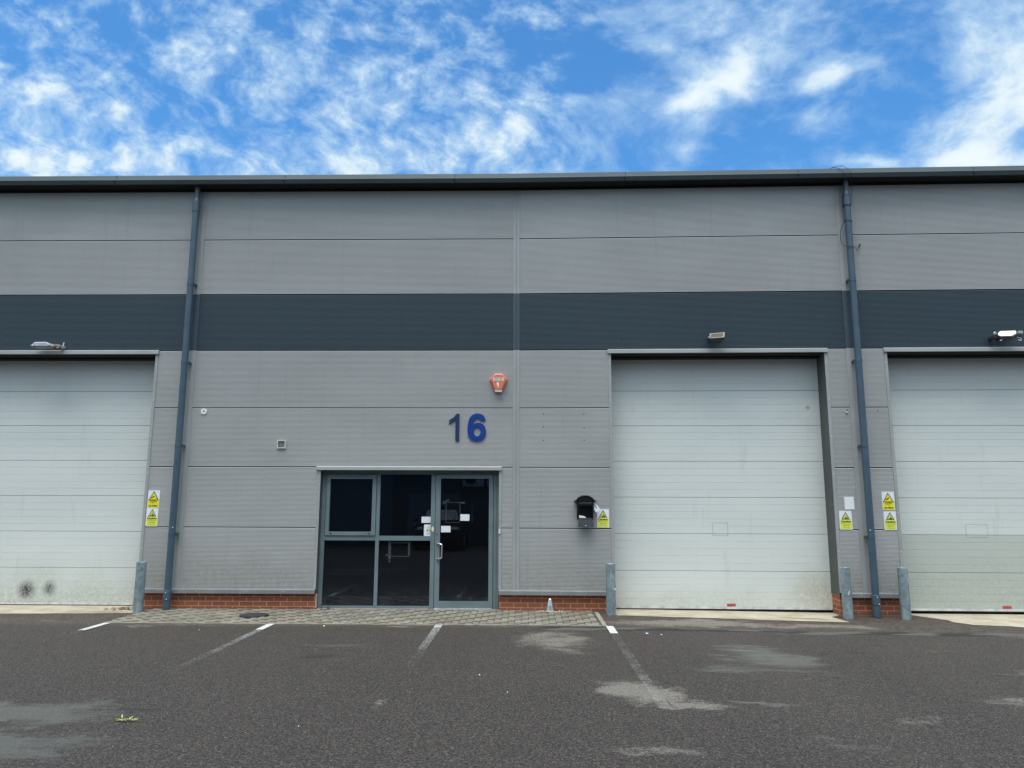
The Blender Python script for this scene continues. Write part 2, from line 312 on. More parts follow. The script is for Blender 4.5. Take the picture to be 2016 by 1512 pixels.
    bn = n.new('ShaderNodeBump'); n.put(bn.inputs['Strength'], n.ramp(wetm, 0, 1, .85, .3)); bn.inputs['Distance'].default_value = .006
    n.put(bn.inputs['Height'], n.math('ADD', n.math('MULTIPLY', v.outputs['Distance'], -1.0), n.math('MULTIPLY', fin, .8))); n.l.new(bn.outputs[0], b.inputs['Normal'])
    return m
ASPH = asphalt()

def concrete():
    m = bpy.data.materials.new('concrete'); m.use_nodes = True; n = NT(m.node_tree); b = n.n['Principled BSDF']
    P = n.new('ShaderNodeTexCoord').outputs['Object']
    c = n.mix(n.ramp(n.noise(P, 2.5, 6, .65), .35, .7), (.43,.38,.29), (.31,.26,.18))
    c = n.mix(n.ramp(n.noise(P, 40, 5, .7), .5, .72, 0, .5), c, (.24,.20,.15))
    c = n.mix(n.blobs(P, [(4.55,-.45,.55,.14,-8,.85),(3.6,-.52,.9,.08,0,.5),(-6.7,-.40,1.1,.10,0,.8),(-6.5,-.32,.5,.10,0,.7),(2.1,-.36,.7,.06,0,.5)]), c, (.20,.13,.05))
    sx = n.new('ShaderNodeSeparateXYZ'); n.l.new(P, sx.inputs[0])
    n.put(b.inputs[0], c); b.inputs['Roughness'].default_value = .85
    bn = n.new('ShaderNodeBump'); bn.inputs['Strength'].default_value = .4; bn.inputs['Distance'].default_value = .004; n.put(bn.inputs['Height'], n.noise(P, 60, 5, .7)); n.l.new(bn.outputs[0], b.inputs['Normal'])
    return m
CONC = concrete()

def paver():
    m = bpy.data.materials.new('block_paving'); m.use_nodes = True; n = NT(m.node_tree); b = n.n['Principled BSDF']
    P = n.new('ShaderNodeTexCoord').outputs['Object']; g = n.new('ShaderNodeNewGeometry').outputs['Random Per Island']
    c = n.mix(g, (.135,.125,.095), (.225,.205,.165))
    c = n.mix(n.ramp(n.noise(P, 1.4, 5, .6), .52, .7, 0, .65), c, (.20,.115,.08))
    c = n.mix(n.ramp(n.noise(P, 30, 5, .7), .5, .75, 0, .6), c, (.10,.09,.07))
    c = n.mix(n.ramp(n.noise(P, 2.6, 6, .7), .50, .66, 0, .6), c, (.085,.085,.05))
    n.put(b.inputs[0], c); b.inputs['Roughness'].default_value = .85
    bn = n.new('ShaderNodeBump'); bn.inputs['Strength'].default_value = .4; bn.inputs['Distance'].default_value = .003; n.put(bn.inputs['Height'], n.noise(P, 90, 4, .7)); n.l.new(bn.outputs[0], b.inputs['Normal'])
    return m
PAVE = paver()
JOINT = material('moss_and_dirt', (.055,.042,.028), .95, 0, .5, 12, (.075,.06,.03))
KERB = material('kerb_concrete', (.27,.245,.20), .9, 0, .4, 8)

def paint(name, y0, y1, t0, t1, amax=1.):
    """worn road paint: the coat thins out from y0 to y1 and breaks up over the stones"""
    m = bpy.data.materials.new(name); m.use_nodes = True; n = NT(m.node_tree); b = n.n['Principled BSDF']
    P = n.new('ShaderNodeTexCoord').outputs['Object']; sx = n.new('ShaderNodeSeparateXYZ'); n.l.new(P, sx.inputs[0])
    f = n.math('ADD', n.math('MULTIPLY', n.noise(P, 45, 5, .75), 1.6), n.math('ADD', n.math('MULTIPLY', n.noise(P, 4, 4), .45), .22))
    a = n.ramp(n.math('SUBTRACT', f, n.ramp(sx.outputs[1], y1, y0, t1, t0, False)), 0, .4, 0, amax)
    n.put(b.inputs[0], n.mix(n.ramp(n.noise(P, 20, 4), .4, .7), (.52,.52,.49), (.36,.36,.33))); b.inputs['Roughness'].default_value = .7
    n.put(b.inputs['Alpha'], a)
    return m

# ------------------------------------------------------------------ mesh helpers
KINK = 0.02295459
CK, SK = math.cos(KINK), math.sin(KINK)
def bend(v):
    """wall space (s along the wall, y out of it negative, z up) to world; the terrace turns very slightly at s = 0"""
    x, y, z = v
    if x <= 0: return Vector((x, y, z))
    return Vector((x*CK + y*SK, -x*SK + y*CK, z))
def gz(x): 
    t = min(1, max(0, (x-1.0)/4.5)); return -0.035*t*t*(3-2*t)

class MB:
    def __init__(s): s.v = []; s.f = []; s.mi = []; s.sm = []
    def add(s, vs, fs, mi=0, smooth=False):
        o = len(s.v); s.v += [Vector(v) for v in vs]
        for f in fs: s.f.append([i+o for i in f]); s.mi.append(mi); s.sm.append(smooth)
        return s
    def box(s, x0, x1, y0, y1, z0, z1, mi=0):
        vs = [(x,y,z) for z in (z0,z1) for y in (y0,y1) for x in (x0,x1)]
        return s.add(vs, [(0,2,3,1),(4,5,7,6),(0,1,5,4),(2,6,7,3),(0,4,6,2),(1,3,7,5)], mi)
    def sheet(s, pts, mi=0): return s.add(pts, [tuple(range(len(pts)))], mi)
    def profx(s, prof, x0, x1, mi=0, closed=False, caps=False, smooth=False):
        """profile of (y, z) points extruded along x"""
        n = len(prof); vs = [(x0,y,z) for y,z in prof] + [(x1,y,z) for y,z in prof]
        k = n if closed else n-1
        s.add(vs, [(i, (i+1)%n, (i+1)%n+n, i+n) for i in range(k)], mi, smooth)
        if caps: s.add(vs, [tuple(range(n))[::-1], tuple(range(n, 2*n))], mi)
        return s
    def plate(s, pts, y0, y1, mi=0, miside=None):
        """outline of (x, z) points given thickness in y"""
        n = len(pts); vs = [(x,y0,z) for x,z in pts] + [(x,y1,z) for x,z in pts]
        s.add(vs, [tuple(range(n)), tuple(range(n, 2*n))[::-1]], mi)
        return s.add(vs, [(i, i+n, (i+1)%n+n, (i+1)%n) for i in range(n)], mi if miside is None else miside)
    def cyl(s, p0, p1, r0, r1=None, seg=20, mi=0, caps=True, smooth=True):
        r1 = r0 if r1 is None else r1
        p0, p1 = Vector(p0), Vector(p1); d = (p1-p0).normalized(); a = d.orthogonal().normalized(); b = d.cross(a)
        vs = []
        for p, r in ((p0,r0),(p1,r1)):
            for i in range(seg):
                t = 2*PI*i/seg; vs.append(p + a*(r*math.cos(t)) + b*(r*math.sin(t)))
        s.add(vs, [(i, (i+1)%seg, (i+1)%seg+seg, i+seg) for i in range(seg)], mi, smooth)
        if caps: s.add(vs, [tuple(range(seg))[::-1], tuple(range(seg, 2*seg))], mi)
        return s
    def tube(s, pts, r, seg=10, mi=0):
        pts = [Vector(p) for p in pts]; rings = []; a = None
        for i, p in enumerate(pts):
            d = (pts[min(i+1, len(pts)-1)] - pts[max(i-1, 0)]).normalized()
            a = (d.orthogonal() if a is None else a - d*a.dot(d)).normalized(); b = d.cross(a)
            rings += [p + a*(r*math.cos(2*PI*k/seg)) + b*(r*math.sin(2*PI*k/seg)) for k in range(seg)]
        fs = [(i*seg+k, i*seg+(k+1)%seg, (i+1)*seg+(k+1)%seg, (i+1)*seg+k) for i in range(len(pts)-1) for k in range(seg)]
        s.add(rings, fs, mi, True); n = len(rings)
        return s.add(rings, [tuple(range(seg))[::-1], tuple(range(n-seg, n))], mi)
    def lathe(s, prof, x, y, seg=24, mi=0):
        for (ra, za), (rb, zb) in zip(prof[:-1], prof[1:]):
            vs = [(x + r*math.cos(2*PI*k/seg), y + r*math.sin(2*PI*k/seg), z) for r, z in ((ra, za), (rb, zb)) for k in range(seg)]
            s.add(vs, [(k, (k+1)%seg, (k+1)%seg+seg, k+seg) for k in range(seg)], mi, True)
        return s
    def build(s, name, mats, parent=None, wall=True, world=None):
        """wall=True: vertices are in wall space and bent to the world; the mesh keeps wall coordinates as its object space where it can"""
        me = bpy.data.meshes.new(name)
        mats = mats if isinstance(mats, (list, tuple)) else [mats]
        right = wall and max(v.x for v in s.v) > .02 and min(v.x for v in s.v) > -.2
        vs = [(v if (right or not wall) else bend(v)) for v in s.v]
        me.from_pydata([tuple(v) for v in vs], [], s.f)
        for m in mats: me.materials.append(m)
        for p, mi, sm in zip(me.polygons, s.mi, s.sm): p.material_index = mi; p.use_smooth = sm
        bm = bmesh.new(); bm.from_mesh(me); bmesh.ops.recalc_face_normals(bm, faces=bm.faces); bm.to_mesh(me); bm.free()
        o = bpy.data.objects.new(name, me); COL.objects.link(o)
        if parent: o.parent = parent
        if right: o.rotation_euler = (0, 0, -KINK)
        return o

def tag(o, label=None, cat=None, group=None, kind=None):
    if label: o['label'] = label
    if cat: o['category'] = cat
    if group: o['group'] = group
    if kind: o['kind'] = kind
    return o
def empty(name, s=0, y=0, z=0, wall=True):
    """an Empty at a thing's base, turned to the wall behind it; parts are then built in its own space"""
    o = bpy.data.objects.new(name, None); COL.objects.link(o); o.empty_display_size = .1
    o.location = bend((s, y, z)) if wall else (s, y, z)
    if wall and s > 0: o.rotation_euler = (0, 0, -KINK)
    return o
def text_mesh(body, size, name, mats, parent=None, loc=(0,0,0), ext=0., fit_w=None, fit_h=None, bold=0., align='CENTER'):
    c = bpy.data.curves.new(name, 'FONT'); c.body = body; c.size = size; c.extrude = ext; c.offset = bold; c.align_x = align; c.resolution_u = 6
    t = bpy.data.objects.new(name, c); COL.objects.link(t)
    me = bpy.data.meshes.new_from_object(t.evaluated_get(bpy.context.evaluated_depsgraph_get()))
    bpy.data.objects.remove(t); me.name = name; me.materials.clear(); me.materials.append(mats)
    me.transform(Matrix.Rotation(PI/2, 4, 'X'))
    xs = [v.co.x for v in me.vertices]; zs = [v.co.z for v in me.vertices]
    sx = fit_w/(max(xs)-min(xs)) if fit_w else 1; sz = fit_h/(max(zs)-min(zs)) if fit_h else (sx if fit_w else 1)
    me.transform(Matrix.Diagonal((sx, 1, sz, 1)))
    if align == 'CENTER':
        xs = [v.co.x for v in me.vertices]; me.transform(Matrix.Translation((-(max(xs)+min(xs))/2, 0, 0)))
    zs = [v.co.z for v in me.vertices]; me.transform(Matrix.Translation((0, 0, -min(zs))))
    me.transform(Matrix.Translation(loc))
    o = bpy.data.objects.new(name, me); COL.objects.link(o)
    if parent: o.parent = parent
    return o
def join(name, objs, parent=None):
    """merge several small meshes (lines of lettering) into one part"""
    bm = bmesh.new(); mats = []; 
    for o in objs:
        k = len(bm.faces); bm.from_mesh(o.data)
        bm.faces.ensure_lookup_table()
        for f in bm.faces[k:]: f.material_index = 0
        mats = mats or list(o.data.materials)
    me = bpy.data.meshes.new(name); bm.to_mesh(me); bm.free()
    for m in mats: me.materials.append(m)
    for o in objs: bpy.data.objects.remove(o)
    r = bpy.data.objects.new(name, me); COL.objects.link(r); r.parent = parent
    return r

# ------------------------------------------------------------------ ground
xs = [-300,-60,-20] + [i*.5 for i in range(-28, 29)] + [20,60,300]; ys = [-300,-60,-24] + [i for i in range(-20, 1)] + [.6, 30, 300]
g = MB(); g.add([(x, y, gz(x)) for y in ys for x in xs], [(j*len(xs)+i, j*len(xs)+i+1, (j+1)*len(xs)+i+1, (j+1)*len(xs)+i) for j in range(len(ys)-1) for i in range(len(xs)-1)])
tag(g.build('ground', ASPH, wall=False), kind='structure')

# block paving: a bed, then herringbone blocks laid on it
PX0, PX1, PY0, PY1 = -5.95, 1.24, -1.40, 0.16
b = MB(); b.sheet([(PX0,PY0,.004+0),(1.29,PY0,.004),(1.29,PY1,.004),(PX0,PY1,.004)])
bed = b.build('pavement', JOINT, wall=False); tag(bed, kind='structure')
bl = MB()
def block(x0, x1, y0, y1):
    x0, x1, y0, y1 = max(x0, PX0), min(x1, PX1), max(y0, PY0+.01), min(y1, PY1-.01)
    if x1-x0 < .03 or y1-y0 < .03: return
    if math.hypot((x0+x1)/2+4.02, (y0+y1)/2+.70) < .215: return
    gp = .0055; e = .006; h = .013+random.uniform(-.0015, .0015); t1, t2 = random.uniform(-.0012,.0012), random.uniform(-.0012,.0012)
    x0 += gp+random.uniform(0,.0018); x1 -= gp; y0 += gp+random.uniform(0,.0018); y1 -= gp
    a = [(x0,y0,.002),(x1,y0,.002),(x1,y1,.002),(x0,y1,.002)]
    t = [(x0,y0,h-e+t1),(x1,y0,h-e-t1),(x1,y1,h-e+t2),(x0,y1,h-e-t2)]
    c = [(x0+e,y0+e,h+t1),(x1-e,y0+e,h-t1),(x1-e,y1-e,h+t2),(x0+e,y1-e,h-t2)]
    bl.add(a+t+c, [(8,9,10,11)] + [(i,(i+1)%4,(i+1)%4+4,i+4) for i in range(4)] + [(i+4,(i+1)%4+4,(i+1)%4+8,i+8) for i in range(4)])
u = .102
for i in range(-70, 30):
    for j in range(-30, 12):
        k = (i - j) % 4
        if k == 0: block(i*u, (i+2)*u, j*u, (j+1)*u)
        elif k == 3: block(i*u, (i+1)*u, j*u-u*1, (j+1)*u)
tag(bl.build('paving_blocks', PAVE, wall=False), kind='structure')
e = MB()
x = PX0
while x < 1.3: e.box(x+.004, min(x+.596, 1.33), -1.452, -1.404, -.03, .010); x += .6
y = -1.40
while y < -.1: e.box(1.262, 1.325, y+.004, min(y+.446, -.12), -.03, .012); y += .45
tag(e.build('kerb', KERB, wall=False), kind='structure')

def slab(name, pts, z=.004, mat=CONC, cuts=0):
    m = MB(); m.sheet([(*bend((x, y, 0)).xy, gz(x)+z) for x, y in pts])
    return tag(m.build(name, mat, wall=False), kind='structure')
def rough_edge(x0, y0, x1, y1, n, amp):
    return [(x0+(x1-x0)*i/n + (random.uniform(-amp,amp) if 0<i<n else 0), y0+(y1-y0)*i/n + (random.uniform(-amp,amp) if 0<i<n else 0)) for i in range(n+1)]
slab('concrete_apron', [(1.56,.5),(1.585,-.30)] + rough_edge(1.62,-.36,5.08,-.62,26,.012) + [(5.0,-.1),(5.2,.1),(5.2,.5)])
slab('concrete_apron', [(-10.2,.5),(-10.2,-.62)] + rough_edge(-9.2,-.70,-5.95,-.46,24,.016) + [(-6.1,-.1),(-6.18,.5)])
slab('concrete_apron', [(6.2,.5),(6.55,-.12)] + [(6.68,-.30),(6.66,-.5),(6.82,-.75),(7.3,-.86),(7.5,-.98),(8.2,-.94)] + rough_edge(8.4,-.96,10.2,-.9,10,.02) + [(10.2,.5)])

hw = .052
for x, y0, ends, y2, strong, faint in ((-5.87,-1.47,-2.10,-3.3,(.4,.9,.95),(1.22,1.5,.45)), (-3.49,-1.46,-1.95,-4.6,(.3,.75,.97),(1.02,1.32,.50)),
        (-1.075,-1.46,-1.70,-4.2,(.6,.95,.7),(1.0,1.32,.55)), (1.355,-1.47,-2.07,-5.75,(.2,.6,1.),(1.24,1.10,.34))):
    m = MB(); m.sheet([(x-hw, ends, gz(x)+.009),(x+hw, ends, gz(x)+.009),(x+hw, y0, gz(x)+.009),(x-hw, y0, gz(x)+.009)])
    tag(m.build('parking_line', paint('road_paint', y0, ends, *strong), wall=False), kind='structure')
    m = MB(); m.sheet([(x-hw, y2, gz(x)+.005),(x+hw, y2, gz(x)+.005),(x+hw, ends-.002, gz(x)+.005),(x-hw, ends-.002, gz(x)+.005)])
    tag(m.build('parking_line', paint('worn_road_paint', ends, y2, *faint), wall=False), kind='structure')

# ------------------------------------------------------------------ the terrace
BLD = empty('industrial_unit', 0, 0, 0, wall=False)
tag(BLD, 'grey ribbed metal terrace of industrial units with a slate band and three pale loading doors', 'building')
Z0 = .324
TOPZ = 7.30
def ribs(x0, x1, z0, z1, mat, name='wall_panel'):
    """micro-ribbed cladding: 48 grooves a metre, real relief"""
    m = MB(); prof = []; n = max(1, round((z1-z0)*48)); p = (z1-z0-.014)/n; z = z0+.007
    prof += [(.012, z)]
    for i in range(n):
        prof += [(.0, z+p*.12), (.0, z+p*.58), (.0065, z+p*.68), (.0065, z+p*.94)]; z += p
    prof += [(.010, z)]
    m.profx(prof, x0, x1)
    # the joint and the panel edge behind
    m.profx([(.04, z0-.004), (.012, z0+.007)], x0, x1, 1); m.profx([(.010, z1-.007), (.04, z1+.004)], x0, x1, 1)
    return m.build(name, [mat, DARK], BLD)
XL, XR = -13.0, 13.0
for r in range(7):
    z0, z1 = Z0+r, min(Z0+r+1, TOPZ); mat = BAND if r == 4 else CLAD
    if r >= 4: bays = [(XL,-5.62),(-5.62,0),(0,5.64),(5.64,XR)]
    elif r >= 2: bays = [(XL,-9.85),(-6.19,-5.62),(-5.62,0),(0,1.57),(5.22,5.64),(5.64,6.18),(9.85,XR)]
    else: bays = [(XL,-9.85),(-6.19,-5.62),(-5.62,-3.285),(-.275,0),(0,1.57),(5.22,5.64),(5.64,6.18),(9.85,XR)]
    for x0, x1 in bays: ribs(x0, x1, z0, z1, mat)
    if r == 6: pass
# cover strips over the vertical joints, in the colour of each course
def strip(s, hw, groove):
    for za, zb, mt in ((Z0-.01, 4.324, TRIM), (4.324, 5.324, BAND), (5.324, TOPZ, TRIM)):
        m = MB(); f = -.007
        if groove: 
            P = [(s-hw,.0),(s-hw,f),(s-.020,f),(s-.018,f-.004),(s-.003,f-.004),(s-.002,f+.006),(s+.002,f+.006),(s+.003,f-.004),(s+.018,f-.004),(s+.020,f),(s+hw,f),(s+hw,.0)]
        else: P = [(s-hw,.0),(s-hw,f),(s-.01,f),(s-.01,f+.004),(s+.01,f+.004),(s+.01,f),(s+hw,f),(s+hw,.0)]
        vs = [(x,y,z) for z in (za+.001, zb-.001) for x, y in P]; n = len(P)
        m.add(vs, [(i,i+1,i+1+n,i+n) for i in range(n-1)])
        o = m.build('cover_strip', mt, BLD)
strip(0.002, .055, True); strip(-5.62, .085, False); strip(5.64, .085, False)

# base flashing and brick plinth
for x0, x1 in ((-13,-9.85),(-6.19,-3.285),(-.275,1.575),(5.215,6.185),(9.85,13)):
    m = MB(); m.profx([(.02,.336),(-.012,.328),(-.034,.318),(-.036,.258),(-.030,.256),(.03,.262)], x0, x1, 0, False)
    for k in range(int((x1-x0)/.7)): 
        sx = x0+.3+k*.7+random.uniform(-.1,.1); 
        if sx < x1-.05: m.cyl((sx,-.036,.296),(sx,-.040,.296),.005,mi=1,seg=8)
    m.build('base_flashing', [FLASH, HEADS], BLD)
for x0, x1, y0, y1 in ((-13,-9.84,.035,.35),(-6.175,-3.285,.035,.40),(-.275,1.60,.035,.40),(5.20,6.19,.035,.40),(9.84,13,.035,.35)):
    m = MB(); m.box(x0, x1, y0, y1, -.12, .30); m.build('brick_plinth', BRICK, BLD)

# inner shell so the building is closed and dark inside
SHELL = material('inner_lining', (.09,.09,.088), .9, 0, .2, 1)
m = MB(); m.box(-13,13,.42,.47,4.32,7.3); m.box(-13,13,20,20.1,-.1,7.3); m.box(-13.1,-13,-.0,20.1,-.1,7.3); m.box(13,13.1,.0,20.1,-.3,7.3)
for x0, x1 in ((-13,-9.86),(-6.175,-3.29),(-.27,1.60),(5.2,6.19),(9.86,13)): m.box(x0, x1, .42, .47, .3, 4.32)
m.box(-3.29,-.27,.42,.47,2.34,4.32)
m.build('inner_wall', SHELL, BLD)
for x in (-5.62, 0, 5.64):
    m = MB(); m.box(x-.1, x+.1, .47, 20, -.1, 7.3); m.build('party_wall', SHELL, BLD, wall=False)
m = MB(); m.add([(-13.2,.10,7.40),(13.2,-.20,7.40),(13.2,20.2,8.8),(-13.2,20.2,8.8)], [(0,1,2,3)]); m.add([(-13.2,20.2,8.8),(13.2,20.2,8.8),(13.2,20.2,7.2),(-13.2,20.2,7.2)], [(0,1,2,3)])
m.build('roof', GUT, BLD, wall=False)
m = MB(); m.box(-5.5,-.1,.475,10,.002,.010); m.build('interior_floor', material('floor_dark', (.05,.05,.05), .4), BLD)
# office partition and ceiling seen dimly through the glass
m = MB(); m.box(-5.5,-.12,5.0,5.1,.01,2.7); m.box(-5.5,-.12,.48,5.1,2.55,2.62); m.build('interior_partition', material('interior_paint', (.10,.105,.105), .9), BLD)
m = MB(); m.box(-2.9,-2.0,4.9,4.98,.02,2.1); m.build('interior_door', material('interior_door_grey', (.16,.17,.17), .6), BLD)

# eaves gutter in three-metre lengths, and the dark soffit beneath it
SOF = material('soffit_shade_black', (.006,.006,.007), .9)
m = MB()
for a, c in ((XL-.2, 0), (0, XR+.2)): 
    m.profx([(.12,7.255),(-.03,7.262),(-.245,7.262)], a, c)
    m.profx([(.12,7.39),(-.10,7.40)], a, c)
    m.profx([(-.016,7.262),(-.016,7.222),(.0,7.218)], a, c)  # black strip along the wall top, standing in for the eaves shadow
m.build('soffit_and_shade', SOF, BLD)
js = [-13.2,-10.06,-7.06,-4.06,-1.07,0,1.90,4.86,7.80,10.8,13.2]
for x0, x1 in zip(js[:-1], js[1:]):
    m = MB(); g0, g1 = (.0 if x0 in (0,) else .003), (.0 if x1 == 0 else .003)
    m.profx([(-.16,7.432),(-.205,7.437),(-.228,7.434),(-.246,7.424),(-.268,7.338),(-.286,7.333),(-.290,7.326),(-.262,7.262),(-.245,7.258),(-.245,7.263)], x0+g0, x1-g1)
    m.profx([(-.16,7.432),(-.155,7.38)], x0+g0, x1-g1)
    if x1 not in (0, 13.2):
        for z, y in ((7.40,-.245),(7.30,-.279)):
            for dx in (-.02,.022): 
                if dx > 0 or True: m.cyl((x1+dx*.0-.02, y+.006, z), (x1+dx*.0-.02, y-.006, z), .011, mi=1, seg=10)
    m.build('gutter', [GUT, SOF], BLD)

# ------------------------------------------------------------------ loading doors
MD = {k: rib_door('door_skin_'+k, k) for k in ('left','mid','right')}
YD = .36
def loading_door(x0, x1, kind):
    ltrim = kind != 'left'; rtrim = kind != 'right'
    # slab of sections (each a sub-part of the door)
    zj = [.05, .624, 1.232, 1.836, 2.444, 3.052, 3.66, 4.27]
    root = None
    for i, (za, zb) in enumerate(zip(zj[:-1], zj[1:])):
        m = MB(); n = 5; p = (zb-za-.008)/n; prof = [(YD+.014, za+.002), (YD+.002, za+.003), (YD, za+.007)]
        z = za+.004
        for k in range(n):
            if k: prof += [(YD, z-.003), (YD+.003, z-.001), (YD+.003, z+.001), (YD, z+.005)]
            z += p
        prof += [(YD, zb-.005), (YD+.002, zb-.003), (YD+.014, zb-.002)]
        m.profx(prof, x0-.02, x1+.02)
        if root is None:
            root = m.build('loading_door', MD[kind], BLD)
        else:
            o = m.build('door_section', MD[kind]); o.parent = root
            if root.rotation_euler.z: o.rotation_euler = (0,0,0)
    def sub(mb, name, mats):
        o = mb.build(name, mats); o.parent = root
        if root.rotation_euler.z: o.rotation_euler = (0,0,0)
        return o
    sub(MB().box(x0-.01, x1+.01, YD+.016, YD+.04, .01, 4.3), 'backing', REV)
    sub(MB().profx([(YD+.01,.052),(YD-.012,.052),(YD-.014,.018),(YD+.03,.018)], x0, x1), 'bottom_rail', material('rail_'+kind, (.66,.66,.62), .5, 0, .35, 6))
    sub(MB().profx([(YD,.018),(YD-.006,.016),(YD-.004,.0),(YD+.02,.0),(YD+.02,.018)], x0, x1, closed=True), 'bottom_seal', SEAL)
    tx = {'left':None, 'mid':3.553, 'right':7.987}[kind]
    if tx: 
        sub(MB().box(tx-.07, tx+.07, YD-.004, YD-.001, .058, .102), 'warning_label', REDL)
    # grime outlines left by old notices
    gx = {'mid':(3.42,1.31,.26,.22), 'right':(7.62,1.30,.36,.22)}.get(kind)
    if gx:
        m = MB(); cx, cz, wd, ht = gx
        m.box(cx-wd/2,cx+wd/2,YD-.0035,YD-.001,cz-ht/2,cz-ht/2+.010); m.box(cx-wd/2,cx+wd/2,YD-.0035,YD-.001,cz+ht/2-.01,cz+ht/2)
        m.box(cx-wd/2,cx-wd/2+.010,YD-.0035,YD-.001,cz-ht/2+.011,cz+ht/2-.011); m.box(cx+wd/2-.01,cx+wd/2,YD-.0035,YD-.001,cz-ht/2+.011,cz+ht/2-.011)
        sub(m, 'tape_mark', TAPE)
    # lining of the opening, jamb angles and head flashing
    for xx, sg in ((x0,-1),(x1,1)):
        a, c = sorted((xx, xx+sg*.006)); MB().box(a, c, .0, .38, .285, 4.26).build('reveal', REV, BLD)
    m = MB(); m.profx([(-.002,4.252),(.20,4.235),(.20,4.205),(.34,4.205),(.40,4.24)], x0, x1); m.build('head_lining', DARK, BLD)
    for x, sgn in ((x0,-1),(x1,1)):
        if abs(x) > 9: continue
        m = MB(); a, c = sorted((x, x+sgn*.048)); m.box(a, c, -.009, .012, .33, 4.254)
        z = .36
        while z < 4.2: m.cyl((x+sgn*.026,-.009,z),(x+sgn*.026,-.014,z),.0075,mi=1,seg=8); z += .62
        m.build('jamb_trim', [TRIM, HEADS], BLD)
    m = MB(); a, c = x0-.055, x1+.055
    m.profx([(.0,4.330),(-.024,4.318),(-.034,4.312),(-.036,4.256),(-.030,4.252),(.02,4.258)], a, c, caps=True); m.build('head_flashing', TRIM, BLD)
loading_door(-9.8, -6.235, 'left'); loading_door(1.615, 5.19, 'mid'); loading_door(6.225, 9.8, 'right')
# dirty runs on the head flashing below the lamps are left to the trim's own variation

# hinge debris in the door's lower corner
# ------------------------------------------------------------------ entrance: window and glazed door
FY = .12   # front plane of the frame
m = MB()
m.box(-3.272,-3.205,FY,FY+.07,.0,2.285); m.box(-3.205,-1.345,FY,FY+.07,2.205,2.285); m.box(-2.345,-2.288,FY-.004,FY+.07,.05,2.205)
m.box(-1.425,-1.355,FY-.004,FY+.07,.0,2.205); m.box(-3.205,-2.345,FY,FY+.07,1.110,1.185); m.box(-2.288,-1.425,FY,FY+.07,1.110,1.185); m.box(-3.205,-2.345,FY,FY+.07,.0,.052); m.box(-2.345,-1.425,FY,FY+.07,.0,.052)
m.box(-3.205,-2.345,FY+.012,FY+.02,1.185,1.195)
WIN = m.build('window', FRAME, BLD)
def sub(mb, name, mats, root): o = mb.build(name, mats); o.parent = root; return o
for a, c, z0, z1 in ((-3.215,-2.335,.045,1.115),(-2.295,-1.42,.045,1.115),(-2.295,-1.42,1.18,2.21),(-3.17,-2.385,1.22,2.17)):
    sub(MB().box(a, c, FY+.034, FY+.044, z0, z1), 'pane', GLASS, WIN)
m = MB(); y0, y1 = FY-.018, FY+.03
m.box(-3.195,-3.135,y0,y1,1.192,2.198); m.box(-2.418,-2.352,y0,y1,1.192,2.198); m.box(-3.135,-2.418,y0,y1,2.128,2.198); m.box(-3.135,-2.418,y0,y1,1.192,1.252)
m.box(-3.05,-2.50,y0-.006,y0,2.160,2.166,1)
m.box(-3.115,-3.075,y0-.003,y0,1.213,1.228,1); m.box(-2.475,-2.435,y0-.003,y0,1.213,1.228,1)
sub(m, 'window_sash', [FRAME, LAMPD], WIN)
sub(MB().box(-3.02,-2.52,y0-.012,y0-.006,2.167,2.176), 'trickle_vent', FRAME, WIN)
# door
m = MB(); y0, y1 = FY-.012, FY+.035
DRB = m
m.box(-1.347,-1.265,y0,y1,.028,2.205); m.box(-.452,-.385,y0,y1,.028,2.205); m.box(-1.265,-.452,y0,y1,2.138,2.205); m.box(-1.265,-.452,y0,y1,.028,.138)
DR = m.build('glazed_door', FRAME, BLD)
sub(MB().box(-1.27,-.447,FY+.005,FY+.013,.13,2.145), 'pane', GLASS, DR)
m = MB(); hx = -1.31; r = .0135; hy = y0-.055
pts = [(hx,y0,1.062),(hx,hy+.02,1.062)] 
pts = [(hx,y0,1.065)] + [(hx + .085*math.sin(t)*1.0, y0-.058*math.sin(min(t*1.4,PI/2)), 1.065-.03*(1-math.cos(t))) for t in [PI/2*i/8 for i in range(1,9)]]
pts += [(hx+.085, y0-.058, .94)] + [(x,y,.94-(z-.94)) for x,y,z in pts[::-1]]
m.tube(pts, r, 12); sub(m, 'door_handle', STEEL, DR)
sub(MB().cyl((-1.315,y0,1.235),(-1.315,y0-.012,1.235),.013,seg=14), 'lock', STEEL, DR)
sub(MB().box(-1.345,-.385,FY-.03,FY+.05,.002,.024), 'threshold', material('threshold_alu', (.62,.62,.58), .5, 0, .4, 9), DR)
m = MB()
for a, c, yy_ in ((-.381,-.362,FY+.005),(-.362,-.330,FY-.006),(-.330,-.285,FY+.002)): m.box(a, c, yy_, FY+.07, .0, 2.205)
m.box(-1.355,-.285,FY+.002,FY+.07,2.208,2.285); m.box(-1.0,-.42,FY-.006,FY+.002,2.215,2.235)
m.build('door_frame', FRAME, BLD)
m = MB(); m.box(-3.262,-1.43,.03,.11,.0,.018); m.build('window_sill', KERB, BLD)
